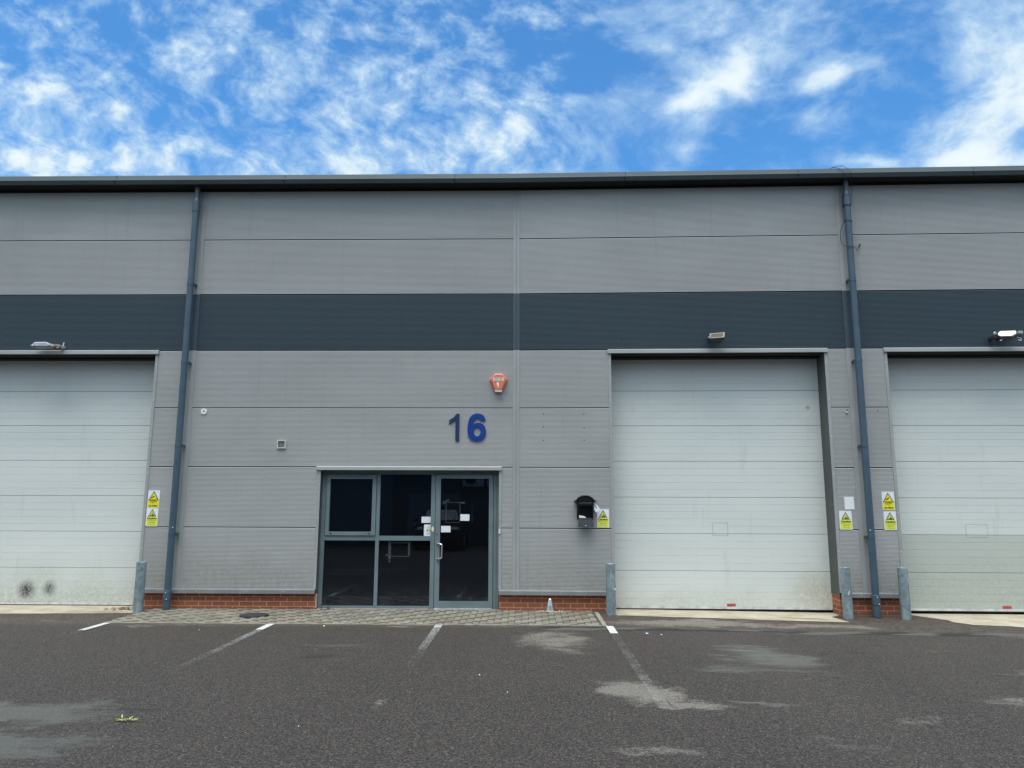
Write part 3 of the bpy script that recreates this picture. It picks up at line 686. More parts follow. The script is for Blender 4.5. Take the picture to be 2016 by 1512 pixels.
# reveal, trims, head flashing of the entrance
for a, c in ((-3.279,-3.275),(-.283,-.279)): MB().box(a, c, .0, .2, .285, 2.29).build('reveal', REV, BLD)
MB().box(-3.279, -.279, .0, .42, 2.291, 2.296).build('reveal', REV, BLD)
for x, sg in ((-3.275,-1),(-.283,1)):
    a, c = sorted((x, x+sg*.045)); m = MB().box(a, c, -.009, .012, .33, 2.268); z = .38
    while z < 2.2: m.cyl((x+sg*.026,-.009,z),(x+sg*.026,-.014,z),.007,mi=1,seg=8); z += .55
    m.build('jamb_trim', [TRIM, HEADS], BLD)
m = MB(); m.profx([(.0,2.338),(-.024,2.328),(-.034,2.322),(-.036,2.272),(-.030,2.268),(.02,2.274)], -3.345, -.235, caps=True); m.build('head_flashing', TRIM, BLD)
sub_ = MB().box(-3.279,-3.272,.02,.10,.03,.25); sub_.build('sealant_bead', material('mastic', (.6,.45,.36), .7), BLD)
# tape residue on the glass
def tape(rects, root, y, mt):
    m = MB()
    for x0,x1,z0,z1 in rects: m.box(x0,x1,y-.0008,y,z0,z1)
    sub(m, 'tape_mark', mt, root)
gy = FY+.034
tape([(-2.13,-2.085,.80,1.09),(-1.80,-1.765,.87,1.085),(-2.085,-1.80,1.066,1.08),(-2.17,-2.13,.855,.88),(-2.085,-1.765,.845,.856),(-2.12,-2.09,.75,.79)], WIN, gy-.001, TAPE)
gy2 = FY+.005
tape([(-1.178,-1.166,1.41,1.73),(-.945,-.932,1.42,1.74),(-1.166,-.945,1.735,1.745),(-1.23,-1.17,1.72,1.76),(-.93,-.86,1.72,1.75),(-1.166,-.945,1.405,1.413),(-1.17,-1.13,1.76,1.79),(-.735,-.731,1.40,1.75)], DR, gy2-.001, TAPE)

# ------------------------------------------------------------------ small holes and fixings left in the cladding
for x, z in ((.46,3.22),(1.145,3.22),(.46,3.0),(1.145,2.985),(.46,2.775),(1.145,2.775),(1.80,4.49),(6.60,4.47),(6.0,3.26)):
    MB().cyl((x,-.0015,z),(x,.002,z),.010,seg=10).build('fixing_hole', DARK, BLD)

# ------------------------------------------------------------------ drainpipes
def drainpipe(s, side, label):
    t = empty('drainpipe', s, -.115, 0); tag(t, label, 'drainpipe', 'slate drainpipes on the grey wall')
    R = .055
    def part(mb, name, mt): o = mb.build(name, mt, wall=False); o.parent = t; return o
    part(MB().cyl((0,0,.30),(0,0,6.92),R,seg=28,caps=True), 'pipe', PIPE)
    part(MB().lathe([(R+.004,6.80),(R+.008,6.80),(R+.010,6.99),(R+.004,7.0),(.047,7.06),(.047,7.27)],0,0,28), 'outlet', PIPE)
    part(MB().lathe([(R-.002,-.06),(R+.004,-.02),(R+.004,.16),(R+.009,.165),(R+.009,.31),(R,.315)],0,0,28), 'shoe', PIPE)
    for a, c, e_ in ((0,-R-.008,.285),(.02,-R-.007,.18),(.03*side,-R+.008,1.32)): part(MB().cyl((a,c,e_),(a,c-.007,e_),.008,seg=8), 'screw', HEADS)
    for z in (1.215,2.67,4.09,5.48):
        m = MB(); m.lathe([(R,z-.03),(R+.004,z-.028),(R+.004,z-.002),(R+.002,z),(R+.004,z+.002),(R+.004,z+.028),(R,z+.03)],0,0,28)
        m.box(R*side if side>0 else -R-.034, R+.034 if side>0 else -R, -.012, .012, z-.022, z+.022); m.cyl((side*(R+.02),-.03,z),(side*(R+.02),.03,z),.008,mi=1,seg=8)
        m.box(-.018+side*.055, .018+side*.055, .012, .108, z-.015, z+.015)
        o = m.build('bracket', [PIPE, LAMPD], wall=False); o.parent = t
drainpipe(-5.668, 1, 'slate blue drainpipe to the left of the entrance beside the left loading door')
drainpipe(5.700, -1, 'slate blue drainpipe between middle and right loading doors, black cable round its top')

# loose black cable over the gutter and round the right pipe
t = MB()
def smooth(pts, n=6):
    pts = [Vector(p) for p in pts]; out = []
    for i in range(len(pts)-1):
        p0 = pts[max(i-1,0)]; p1 = pts[i]; p2 = pts[i+1]; p3 = pts[min(i+2, len(pts)-1)]
        for k in range(n):
            u_ = k/n; out.append(.5*((2*p1)+(-p0+p2)*u_+(2*p0-5*p1+4*p2-p3)*u_*u_+(-p0+3*p1-3*p2+p3)*u_**3))
    return out + [pts[-1]]
pc = 5.70
t.tube(smooth([(5.40,-.10,7.47),(5.47,-.17,7.475),(5.53,-.245,7.44),(5.585,-.292,7.36),(5.625,-.30,7.30),(5.65,-.27,7.24)]), .004, 8)
t.tube(smooth([(5.40,-.10,7.47),(5.50,-.17,7.49),(5.60,-.24,7.48),(5.68,-.285,7.40),(5.72,-.305,7.33),(5.735,-.29,7.25),(5.76,-.20,7.1),(5.775,-.15,6.95),(5.765,-.13,6.82)]), .0038, 8)
t.tube(smooth([(5.65,-.27,7.24),(5.63,-.18,7.05),(5.625,-.12,6.85),(5.63,-.10,6.6),(5.64,-.10,6.52),(5.61,-.07,6.46),(5.585,-.05,6.35),(5.58,-.05,6.22),(5.60,-.07,6.12),(5.65,-.16,6.055),(5.71,-.19,6.05),(5.78,-.14,6.03),(5.83,-.06,6.02),(5.86,-.03,6.05),(5.90,-.03,6.12)]), .005, 8)
t.cyl((5.885,-.03,6.09),(5.91,-.03,6.14),.012,seg=10)
for z in (6.80,6.98,6.52): t.tube([(pc+.064*math.cos(a), -.115+.064*math.sin(a), z+.006*math.sin(2*a)) for a in [2*PI*i/24 for i in range(25)]], .004, 6)
tag(t.build('loose_cable', CABLE), 'thin black cable looped over the gutter and down the right drainpipe', 'cable')

# ------------------------------------------------------------------ bollards
def bollard():
    t = empty('bollard', 0, 0, 0, wall=False)
    m = MB(); m.lathe([(.076,-.05),(.076,.778),(.073,.784),(.069,.786),(.066,.780),(.066,.70)],0,0,36); o = m.build('post', GALV, wall=False); o.parent = t
    m = MB(); m.cyl((0,0,.755),(0,0,.762),.0655,seg=30); o = m.build('filling', material('concrete_fill', (.25,.24,.21), .9, 0, .3, 30), wall=False); o.parent = t
    return t
b0 = bollard()
for i, (x, y, lean, lab) in enumerate([(-6.00,-.375,.004,'galvanised steel bollard beside the left loading door, left of the drainpipe'),
        (1.515,-.30,0,'galvanised steel bollard at the left edge of the middle loading door, with a white chip'),
        (5.20,-.36,.010,'galvanised steel bollard at the right edge of the middle loading door, scuffed halfway up'),
        (6.085,-.375,-.004,'galvanised steel bollard at the left edge of the right loading door')]):
    if i == 0: t = b0
    else:
        t = b0.copy(); COL.objects.link(t)
        for ch in list(b0.children): c = ch.copy(); COL.objects.link(c); c.parent = t
    t.location = (x, y, gz(x)); t.rotation_euler = (0, lean, i*1.7)
    tag(t, lab, 'bollard', 'galvanised bollards guarding the loading doors')
    if i in (1, 2): 
        m = MB()
        if i == 1: m.plate([(.0,.0),(.045,.012),(.045,-.016)], -.002, .002)
        else: m.plate([(-.012,-.03),(.0,-.032),(.022,.03),(.012,.034)], -.002, .002)
        o = m.build('paint_chip', HEADS, wall=False); o.parent = t
        a = t.rotation_euler.z; o.rotation_euler = (0, 0, -a); wx, wy = ((.025,-.0735) if i == 1 else (0,-.0775)); o.location = (wx*math.cos(a)+wy*math.sin(a), -wx*math.sin(a)+wy*math.cos(a), .40)

# ------------------------------------------------------------------ signs
def tri(m, cx, z0, w_, h, y, th, mi_o, mi_i):
    A = [(cx-w_/2,z0),(cx+w_/2,z0),(cx,z0+h)]
    k = th; B = [(cx-w_/2+k*1.75,z0+k),(cx+w_/2-k*1.75,z0+k),(cx,z0+h-k*2.1)]
    m.plate(A, y-.0006, y, mi_o); m.plate(B, y-.0012, y-.0007, mi_i)
def cctv_sign(s, z, label):
    t = empty('warning_sign', s, -.003, z); tag(t, label, 'sign', 'warning signs on the wall')
    W_, H_ = .2, .294
    def pt(mb, name, mats): o = mb.build(name, mats, wall=False); o.parent = t; return o
    pt(MB().box(-W_/2,W_/2,-.0022,0,0,H_), 'sign_plate', SWHITE)
    pt(MB().plate([(-.092,.006),(.092,.006),(.092,.126),(-.092,.126)],-.0032,-.0024), 'yellow_panel', YEL)
    m = MB(); tri(m, .0, .128, .178, .155, -.0036, .011, 0, 1)
    m.plate([(-.045,.172),(-.036,.160),(.016,.190),(.008,.205)], -.0056, -.0050, 0); m.plate([(-.050,.166),(-.043,.156),(-.034,.162),(-.040,.171)], -.0056,-.0050,0)
    m.plate([(.022,.160),(.026,.156),(.040,.150),(.036,.155)],-.0056,-.0050,2); m.plate([(.045,.150),(.052,.150),(.052,.158),(.045,.158)],-.0056,-.0050,2)
    pt(m, 'camera_symbol', [INK, YEL, INK2])
    L = [text_mesh('CCTV', .05, 'l', INK, None, (0,-.0038,.091), fit_w=.108, fit_h=.032, bold=.002), text_mesh('in', .03, 'l', INK, None, (0,-.0038,.061), fit_w=.018, fit_h=.019, bold=.0006), text_mesh('operation', .03, 'l', INK, None, (0,-.0038,.018), fit_w=.150, fit_h=.034, bold=.0016)]
    join('lettering', L, t)
def fork_sign(s, z, label, rot=0):
    t = empty('warning_sign', s, -.003, z); tag(t, label, 'sign', 'warning signs on the wall'); t.rotation_euler.y = rot
    W_, H_ = .2, .30
    def pt(mb, name, mats): o = mb.build(name, mats, wall=False); o.parent = t; return o
    pt(MB().box(-W_/2,W_/2,-.0022,0,0,H_), 'sign_plate', SWHITE)
    pt(MB().plate([(-.090,.008),(.090,.008),(.090,.158),(-.090,.158)],-.0032,-.0024), 'yellow_panel', YEL2)
    m = MB(); tri(m, .0, .163, .138, .124, -.0030, .011, 0, 1)
    y = -.0048
    m.plate([(-.018,.182),(.030,.182),(.034,.196),(.012,.200),(.004,.196),(-.008,.192),(-.030,.186),(-.030,.182)], y, y+.0005, 0)
    m.plate([(.000,.198),(.006,.198),(.008,.232),(.002,.232)], y, y+.0005, 0); m.plate([(-.022,.190),(-.019,.190),(-.019,.222),(-.022,.222)], y, y+.0005, 2)
    for cx in (-.002,.024): m.plate([(cx+.008*math.cos(a),.180+.008*math.sin(a)) for a in [2*PI*i/10 for i in range(10)]], y-.0008, y-.0003, 0)
    pt(m, 'forklift_symbol', [INK, YEL2, INK2])
    L = [text_mesh('Caution', .05, 'l', INK, None, (0,-.0038,.116), fit_w=.160, fit_h=.034, bold=.0022), text_mesh('Fork-lift trucks', .02, 'l', INK2, None, (0,-.0038,.088), fit_w=.158, fit_h=.017), text_mesh('operating', .02, 'l', INK2, None, (0,-.0038,.056), fit_w=.100, fit_h=.018, bold=.0003), text_mesh('in this area', .02, 'l', INK2, None, (0,-.0038,.027), fit_w=.120, fit_h=.015)]
    join('lettering', L, t)
cctv_sign(-6.072, 1.632, 'yellow CCTV in operation sign left of the left drainpipe')
fork_sign(-6.076, 1.330, 'yellow forklift Caution sign left of the left drainpipe, directly under a CCTV sign')
fork_sign(1.437, 1.338, 'yellow forklift Caution sign to the right of the black post box')
fork_sign(5.360, 1.321, 'yellow forklift Caution sign just below the blank white notice')
cctv_sign(6.060, 1.636, 'yellow CCTV in operation sign right of the right drainpipe')
fork_sign(6.067, 1.318, 'yellow forklift Caution sign right of the right drainpipe, directly under a CCTV sign')
t = MB(); t.box(-.077,.077,-.003,0,0,.202); o = t.build('blank_notice', PAPER, wall=False); o.location = bend((5.435,-.003,1.645)); o.rotation_euler = (0, .0, -KINK)
tag(o, 'blank white notice above the forklift sign left of the right drainpipe', 'notice')

# notices on the glass
def card(name, x0, x1, z0, z1, y, label, cat='notice', mt=PAPER):
    o = MB().box(0, x1-x0, -.0012, 0, 0, z1-z0).build(name, mt, wall=False); o.location = (x0, y, z0); tag(o, label, cat); return o
card('paper_note', -1.585,-1.415,1.40,1.502, gy-.002, 'small blank white card on the window, just above the white sticker with a triangle')
card('paper_note', -1.251,-1.092,1.248,1.352, gy2-.002, 'small blank white card low on the left edge of the glazed door')
card('paper_note', -.930,-.778,1.437,1.545, gy2-.002, 'small blank white card in the middle of the glazed door, beside grey tape marks')
t = empty('alarm_sticker', -1.464, gy-.002, 1.182); tag(t, 'white rounded sticker with a faded yellow triangle beside the door mullion', 'sticker')
def rrect(x0,x1,z0,z1,r,n=4):
    P = []
    for cx, cz, a0 in ((x1-r,z0+r,-90),(x1-r,z1-r,0),(x0+r,z1-r,90),(x0+r,z0+r,180)):
        P += [(cx+r*math.cos(math.radians(a0+90*i/n)), cz+r*math.sin(math.radians(a0+90*i/n))) for i in range(n+1)]
    return P
o = MB().plate(rrect(-.076,.076,0,.192,.014),-.0012,0).build('sticker_base', SWHITE, wall=False); o.parent = t
m = MB(); m.plate([(-.045,.065),(.045,.065),(.0,.178)],-.0018,-.0014,0); m.plate([(-.03,.085),(-.012,.085),(-.012,.103),(-.03,.103)],-.0024,-.002,1); m.plate([(.018,.083),(.026,.083),(.03,.105),(.018,.105)],-.0024,-.002,1)
for zz_ in (.05,.035,.022): m.plate([(-.036,zz_),(.036,zz_),(.036,zz_+.006),(-.036,zz_+.006)],-.0018,-.0014,2)
o = m.build('symbol', [material('faded_yellow', (.62,.65,.38), .5), INK, material('faded_ink', (.42,.45,.38), .6)], wall=False); o.parent = t
o = MB().plate([(.020*math.cos(a),.045*math.sin(a)) for a in [2*PI*i/20 for i in range(20)]],-.001,0).build('round_sticker', material('cream_sticker', (.72,.70,.42), .5), wall=False); o.location = (-1.389, FY-.005, 1.30); tag(o, 'small cream oval sticker on the mullion left of the glazed door', 'sticker')
t = MB().box(-.012,.012,-.02,0,0,.068); o = t.build('door_contact', WHITE, wall=False); o.location = (-.268,-.010,1.235); tag(o, 'tiny white plastic contact on the trim right of the glazed door', 'door contact')

# ------------------------------------------------------------------ number 16
def numeral(ch, x0, x1, z0, z1, mt, label, bold):
    if ch == '1':
        w_ = x1-x0; h = z1-z0
        m = MB().plate([(w_*.63,0),(w_,0),(w_,h),(w_*.74,h),(w_*.42,h*.86),(w_*.0,h*.765),(w_*.0,h*.625),(w_*.35,h*.70),(w_*.63,h*.79)], -.022, 0)
        o = m.build('house_number', mt, wall=False)
    else:
        O6 = [(722,972),(715,935),(700,905),(678,884),(650,872),(600,866),(560,872),(525,892),(500,920),(483,955),(472,1000),(465,1050),(462,1095),(465,1150),(473,1195),(488,1230),(510,1256),(545,1275),(595,1283),(640,1277),(675,1262),(702,1238),(720,1205),(729,1170),(731,1140),(727,1100),(714,1064),(695,1037),(672,1020),(645,1011),(615,1008),(590,1011),(570,1018),(549,1034),(552,1005),(559,978),(569,957),(582,945),(598,940),(615,940),(632,948),(643,961),(650,980)]
        C6 = [(603+51*math.cos(2*PI*i/28), 1143+67*math.sin(2*PI*i/28)) for i in range(28)]
        f6 = lambda p: ((p[0]-462)/269*(x1-x0), (1283-p[1])/417*(z1-z0))
        bm = bmesh.new()
        for loop in (O6, C6):
            vs = [bm.verts.new((f6(p)[0], -.022, f6(p)[1])) for p in loop]
            for i in range(len(vs)): bm.edges.new((vs[i], vs[(i+1)%len(vs)]))
        bmesh.ops.triangle_fill(bm, use_beauty=True, edges=bm.edges[:])
        r_ = bmesh.ops.extrude_face_region(bm, geom=bm.faces[:]); bmesh.ops.translate(bm, verts=[v for v in r_['geom'] if isinstance(v, bmesh.types.BMVert)], vec=(0,.022,0))
        bmesh.ops.recalc_face_normals(bm, faces=bm.faces[:])
        me = bpy.data.meshes.new('house_number'); bm.to_mesh(me); bm.free(); me.materials.append(mt)
        o = bpy.data.objects.new('house_number', me); COL.objects.link(o)
    o.location = (x0, -.001, z0); tag(o, label, 'number', 'the number 16 on the wall')
numeral('1', -1.130,-.958,2.763,3.222, NAVY, 'dark navy numeral 1 above the glazed door', 0)
numeral('6', -.818,-.505,2.758,3.226, BLUE, 'bright blue numeral 6 above the glazed door', .019)

# ------------------------------------------------------------------ alarm box
t = empty('alarm_box', -.298, 0, 3.585); tag(t, 'orange alarm bell box with a white company label above the number 6', 'alarm box')
def ap(mb, name, mats): o = mb.build(name, mats, wall=False); o.parent = t; return o
def hexa(sc, dz=0, cut=0): 
    P = [(-.05,.0),(.05,.0),(.072,.028),(.147,.195),(.150,.225),(.125,.260),(.078,.312),(.05,.322),(-.05,.322),(-.078,.312),(-.125,.260),(-.150,.225),(-.147,.195),(-.072,.028)]
    return [(x*sc, .16+(z-.16)*sc+dz) for x, z in P]
def frustum(P0, y0, P1, y1, mi=0, m=None):
    m = m or MB(); n = len(P0); vs = [(x,y0,z) for x,z in P0]+[(x,y1,z) for x,z in P1]
    m.add(vs, [(i,(i+1)%n,(i+1)%n+n,i+n) for i in range(n)], mi); m.add(vs, [tuple(range(n,2*n))], mi); return m
ap(frustum(hexa(1.0), 0, hexa(.99), -.035), 'back_plate', ORANGED)
m = frustum(hexa(.985), -.0352, hexa(.80,.006), -.085); ap(m, 'cover', ORANGE)
ap(MB().plate([(-.075,.288),(.075,.288),(.066,.312),(.04,.320),(-.04,.320),(-.066,.312)],-.075,-.04), 'strobe_lens', LENSC)
ap(MB().plate([(-.052,.002),(.052,.002),(.066,.034),(-.066,.034)],-.080,-.034), 'lower_lens', LENSW)
ap(MB().plate([(-.088,.188),(.088,.188),(.088,.252),(-.088,.252)],-.0868,-.0855), 'label', material('label_pink_white', (.78,.66,.62), .5))
join('lettering', [text_mesh('SCS', .05, 'l', material('label_red', (.55,.10,.07), .5), None, (0,-.0878,.222), fit_w=.135, fit_h=.027, bold=.001)], t)
m = MB()
for k in range(11):
    if k in (5,): continue
    m.plate([(-.07+k*.013,.197),(-.062+k*.013,.197),(-.062+k*.013,.210),(-.07+k*.013,.210)],-.0878,-.0872)
ap(m, 'telephone_line', INK2)
m = MB(); m.plate([(-.030,.150),(-.022,.168),(-.006,.172),(.006,.160),(.008,.12),(.004,.085),(-.006,.072),(-.014,.105),(-.028,.128)],-.0866,-.0855); ap(m, 'emblem', WHITE)

# ------------------------------------------------------------------ round disc, wall vent
t = empty('wall_disc', -5.325, -.002, 3.262); tag(t, 'small round white disc with a dark centre high beside the left drainpipe', 'disc')
o = MB().cyl((0,0,0),(0,-.012,0),.052,seg=30).build('plate', WHITE, wall=False); o.parent = t
o = MB().cyl((0,-.0125,0),(0,-.014,0),.012,seg=14).build('centre_hole', DARK, wall=False); o.parent = t
t = empty('wall_vent', -3.963, -.001, 2.632); tag(t, 'small square cream louvred vent left of the entrance', 'vent')
m = MB(); m.box(-.073,.073,-.026,0,0,.016); m.box(-.073,.073,-.026,0,.122,.136); m.box(-.073,-.058,-.026,0,.016,.122); m.box(.058,.073,-.026,0,.016,.122)
o = m.build('frame', material('vent_cream', (.60,.60,.50), .5), wall=False); o.parent = t
m = MB(); 
for k in range(7): m.profx([(-.018,.020+k*.0148),(-.004,.030+k*.0148)], -.058, .058)
o = m.build('louvres', material('vent_louvre', (.30,.33,.31), .5), wall=False); o.parent = t
o = MB().box(-.058,.058,-.003,-.001,.016,.122).build('backing', DARK, wall=False); o.parent = t
# cable hook left of right pipe (open fixing with white stub)
t = MB(); t.plate([(-.014,.012),(.014,.012),(.006,.034),(.0,.040),(-.006,.034)],-.012,0,0); t.cyl((-.006,0,0),(-.010,-.03,-.006),.016,seg=12,mi=1)
o = t.build('cable_end', [CABLE, WHITE], wall=False); o.location = bend((5.50,-.001,3.245)); o.rotation_euler.z = -KINK
tag(o, 'small black and white cable end poking from the wall left of the right drainpipe', 'cable end')

# ------------------------------------------------------------------ post box
t = empty('post_box', 1.143, 0, 1.36); tag(t, 'black wall post box with an arched top and its door hanging open', 'post box')
def pb(mb, name, mats): o = mb.build(name, mats, wall=False); o.parent = t; return o
def arch(w_, zb, zt, n=14):
    P = [(w_/2, zb)]; 
    for i in range(n+1):
        a = PI*(.12+.76*i/n); P.append((w_/2*math.cos(a)/math.cos(PI*.12), zb+.012+(zt-zb-.012)*(math.sin(a)-math.sin(PI*.12))/(1-math.sin(PI*.12))))
    return P + [(-w_/2, zb)]
m = MB(); Dp = -.125; T = .004
m.add([(-.140,Dp,.42),(-.140,0,.42),(-.122,0,.115),(-.122,Dp,.115)], [(0,1,2,3)]); m.add([(-.136,Dp,.42),(-.136,0,.42),(-.118,0,.115),(-.118,Dp,.115)], [(3,2,1,0)]); m.add([(-.140,Dp,.42),(-.136,Dp,.42),(-.118,Dp,.115),(-.122,Dp,.115)], [(0,1,2,3)])
m.add([(.140,Dp,.42),(.140,0,.42),(.122,0,.115),(.122,Dp,.115)], [(0,1,2,3)]); m.add([(.136,Dp,.42),(.136,0,.42),(.118,0,.115),(.118,Dp,.115)], [(3,2,1,0)]); m.add([(.140,Dp,.42),(.136,Dp,.42),(.118,Dp,.115),(.122,Dp,.115)], [(0,1,2,3)])
m.box(-.121,.121,Dp,0,.110,.116); m.box(-.135,.135,-.006,-.001,.11,.42)
m.plate([(-.139,.42),(-.134,.335),(-.110,.335),(.110,.335),(.134,.335),(.139,.42)],Dp,Dp+.004)   # fixed front above the opening
m.add([(-.134,Dp,.335),(-.108,Dp,.335),(-.106,Dp,.135),(-.123,Dp,.115)],[(0,1,2,3)]); m.add([(.134,Dp,.335),(.108,Dp,.335),(.106,Dp,.135),(.123,Dp,.115)],[(0,1,2,3)]); m.add([(-.123,Dp,.115),(.123,Dp,.115),(.106,Dp,.135),(-.106,Dp,.135)],[(0,1,2,3)])
pb(m, 'box_body', BLACKP)
m = MB(); m.plate(arch(.290,.40,.492), -.132, 0); pb(m, 'arched_top', BLACKP)
m = MB()
P = arch(.300,.405,.502); 
m.add([(x,-.150,z) for x,z in P]+[(x,0,z) for x,z in P], [(i,i+1,i+1+len(P),i+len(P)) for i in range(len(P)-1)])
m.box(-.178,-.138,-.150,0,.410,.417); m.box(.138,.178,-.150,0,.410,.417)
pb(m, 'hood', BLACKP)
pb(MB().box(-.105,.105,Dp-.006,Dp-.0005,.372,.383), 'letter_slot', material('slot_edge_highlight', (.10,.105,.11), .35))  # slot flap edge, its highlight put in as a paler grey
pb(MB().box(-.105,.105,Dp-.008,Dp-.001,.128,.134), 'sill', material('sill_edge', (.16,.17,.18), .3))
m = MB(); m.add([(-.118,-.130,.118),(.112,-.130,.118),(.138,-.165,-.008),(-.122,-.165,-.008)], [(0,1,2,3)]); m.add([(-.118,-.127,.118),(.112,-.127,.118),(.138,-.161,-.010),(-.122,-.161,-.010)], [(3,2,1,0)]); m.add([(-.122,-.165,-.008),(.138,-.165,-.008),(.138,-.161,-.010),(-.122,-.161,-.010)], [(0,1,2,3)])
pb(m, 'open_flap', FLAP)
pb(MB().cyl((.0,-.158,.014),(.0,-.176,.010),.009,seg=12), 'lock', HEADS)
# post in the box and tucked behind it
m = MB(); m.add([(-.102,-.122,.137),(.0,-.122,.137),(.004,-.120,.150),(-.03,-.118,.160),(-.108,-.118,.178),(-.100,-.03,.137),(.02,-.03,.137),(.01,-.03,.15),(-.03,-.03,.165),(-.1,-.03,.178)], [(0,1,2,3,4),(5,9,8,7,6),(4,3,8,9),(3,2,7,8)])
o = m.build('letter', CREAMP, wall=False); o.location = t.location; o.rotation_euler = t.rotation_euler; tag(o, 'cream rolled letter lying inside the open post box', 'letter')
m = MB(); m.add([(.140,-.10,.395),(.142,-.105,.31),(.142,-.10,.26),(.176,-.11,.222),(.236,-.105,.282),(.200,-.10,.335)], [(0,1,4,5),(1,2,3,4)]); m.add([(.140,-.097,.395),(.142,-.101,.31),(.142,-.097,.26),(.176,-.107,.222),(.236,-.102,.282),(.200,-.097,.335)], [(0,5,4,1),(1,4,3,2)], 0)
m.add([(.138,-.085,.30),(.136,-.085,.230),(.165,-.089,.205),(.190,-.089,.238)], [(0,1,2,3)], 1); m.add([(.152,-.106,.36),(.188,-.109,.300),(.180,-.109,.290),(.150,-.106,.335)], [(0,1,2,3)], 2)
o = m.build('leaflet', [SWHITE, material('leaflet_blue', (.10,.22,.38), .5), material('leaflet_ink', (.10,.12,.13), .5)], wall=False); o.location = t.location; o.rotation_euler = t.rotation_euler; tag(o, 'blue and white folded leaflet tucked behind the right side of the post box', 'leaflet')

# ------------------------------------------------------------------ lamps above the loading doors
def part_of(t, mb, name, mats): o = mb.build(name, mats, wall=False); o.parent = t; return o
# left: grey die-cast lamp seen side-on
t = empty('wall_light', -8.06, -.02, 4.345); tag(t, 'pale grey cast wall light with a rusty joint above the left loading door', 'wall light', 'lamps above the loading doors')
m = MB(); prof = [(-.235,.012),(-.215,.030),(-.165,.072),(-.130,.078),(.03,.080),(.085,.066),(.12,.02),(.10,.004),(.02,-.002),(-.12,.006)]
n = len(prof); vs = [(x,-.06,z) for x,z in prof]+[(x*.96,-.09,z*.98) for x,z in prof]+[(x*.96,-.23,z*.98) for x,z in prof]+[(x*.85,-.25,.02+(z-.02)*.7) for x,z in prof]
fs = [(k*n+i,k*n+(i+1)%n,(k+1)*n+(i+1)%n,(k+1)*n+i) for k in range(3) for i in range(n)] + [tuple(range(n)), tuple(range(3*n,4*n))]
m.add(vs, fs); part_of(t, m, 'lamp_body', LAMPG)
part_of(t, MB().profx([(-.075,.003),(-.225,.003),(-.225,-.004),(-.075,-.004)], -.18, .06, closed=True, caps=True), 'lens', LENSF)
m = MB()
for x in (-.17,-.10): m.cyl((x,-.24,.014),(x,-.256,.014),.010,seg=10)
part_of(t, m, 'clip', HEADS)
m = MB(); m.cyl((.13,-.09,.028),(.20,-.06,.024),.044,.036,seg=20); m.cyl((.10,-.11,.03),(.13,-.09,.028),.03,.040,seg=16); part_of(t, m, 'swivel_joint', BROWN)
m = MB(); m.tube([(.165+.034*math.cos(a),-.12,.02+.024*math.sin(a)) for a in [PI+PI*i/10 for i in range(5,11)]], .005, 8); m.tube([(.228,-.05,.04),(.232,-.05,.075),(.24,-.05,.108)], .009, 8); part_of(t, m, 'conduit', WHITE)
part_of(t, MB().cyl((.20,-.06,.024),(.20,.02,.024),.028,seg=14), 'wall_mount', LAMPG)
# middle: dark floodlight turned down and to the right
t = empty('wall_light', 3.38, -.02, 4.50); tag(t, 'small dark floodlight with a square pale lens above the middle loading door', 'wall light', 'lamps above the loading doors')
h = bpy.data.objects.new('lamp_body', None)
m = MB(); 
def tilt(mb, rx, rz, off):
    R = Matrix.Rotation(rz,4,'Z') @ Matrix.Rotation(rx,4,'X'); mb.v = [R @ v + Vector(off) for v in mb.v]; return mb
A = (math.radians(-46), math.radians(-20), (0,-.15,.0))
m = MB(); P = rrect(-.13,.13,-.085,.085,.014); m = frustum([(x*.86,z*.86) for x,z in P], .045, P, .0, 0, m); n=len(P); m.plate(P,-.022,.0)
m.box(-.07,.07,.045,.065,-.05,.05)
part_of(t, tilt(m,*A), 'lamp_body', LAMPD)
m = MB(); m.plate(rrect(-.122,.122,-.078,.078,.01), -.026,-.0225); part_of(t, tilt(m,*A), 'lens_rim', LENSF)
part_of(t, tilt(MB().plate(rrect(-.100,.100,-.058,.058,.008), -.028,-.0265),*A), 'lens', LENSY)
m = MB(); m.box(-.145,-.135,-.03,.03,-.012,.012); m.box(.135,.145,-.03,.03,-.012,.012); tilt(m,0,A[1],A[2]); m.tube([(-.135,-.20,.0),(-.12,-.10,.01),(-.1,0,.01)],.008,8); m.tube([(.135,-.10,.0),(.10,-.05,.01),(.08,0,.01)],.008,8); m.box(-.12,.10,.0,.02,-.02,.035)
part_of(t, m, 'bracket', LAMPD)
part_of(t, MB().cyl((-.155,-.20,-.02),(-.13,-.19,-.02),.014,seg=10), 'knob', LAMPG)
# right: halogen floodlight with a sensor, its lens glowing weakly
t = empty('wall_light', 8.12, -.02, 4.50); tag(t, 'bright-lensed floodlight with a side sensor and dangling wires above the right loading door', 'wall light', 'lamps above the loading doors')
GLOW = bpy.data.materials.new('glowing_lens'); GLOW.use_nodes = True; nn = NT(GLOW.node_tree); bb = nn.n['Principled BSDF']
tcn = nn.new('ShaderNodeTexCoord').outputs['Object']
nn.put(bb.inputs[0], (.8,.78,.74)); nn.put(bb.inputs['Emission Color'], nn.mix(nn.ramp(nn.noise(tcn, 9, 2), .42, .6), (1,.96,.9), (1,.72,.66))); bb.inputs['Emission Strength'].default_value = .75; bb.inputs['Roughness'].default_value = .25
A = (math.radians(-40), math.radians(-8), (0,-.15,.0))
m = MB(); P = [(-.16,-.03),(-.135,-.075),(.06,-.075),(.15,.0),(.16,.06),(.13,.085),(-.10,.085),(-.14,.04)]
m = frustum([(x*.8,z*.8) for x,z in P], .07, P, .0, 0, m); m.plate(P,-.02,.0)
part_of(t, tilt(m,*A), 'lamp_body', LAMPD)
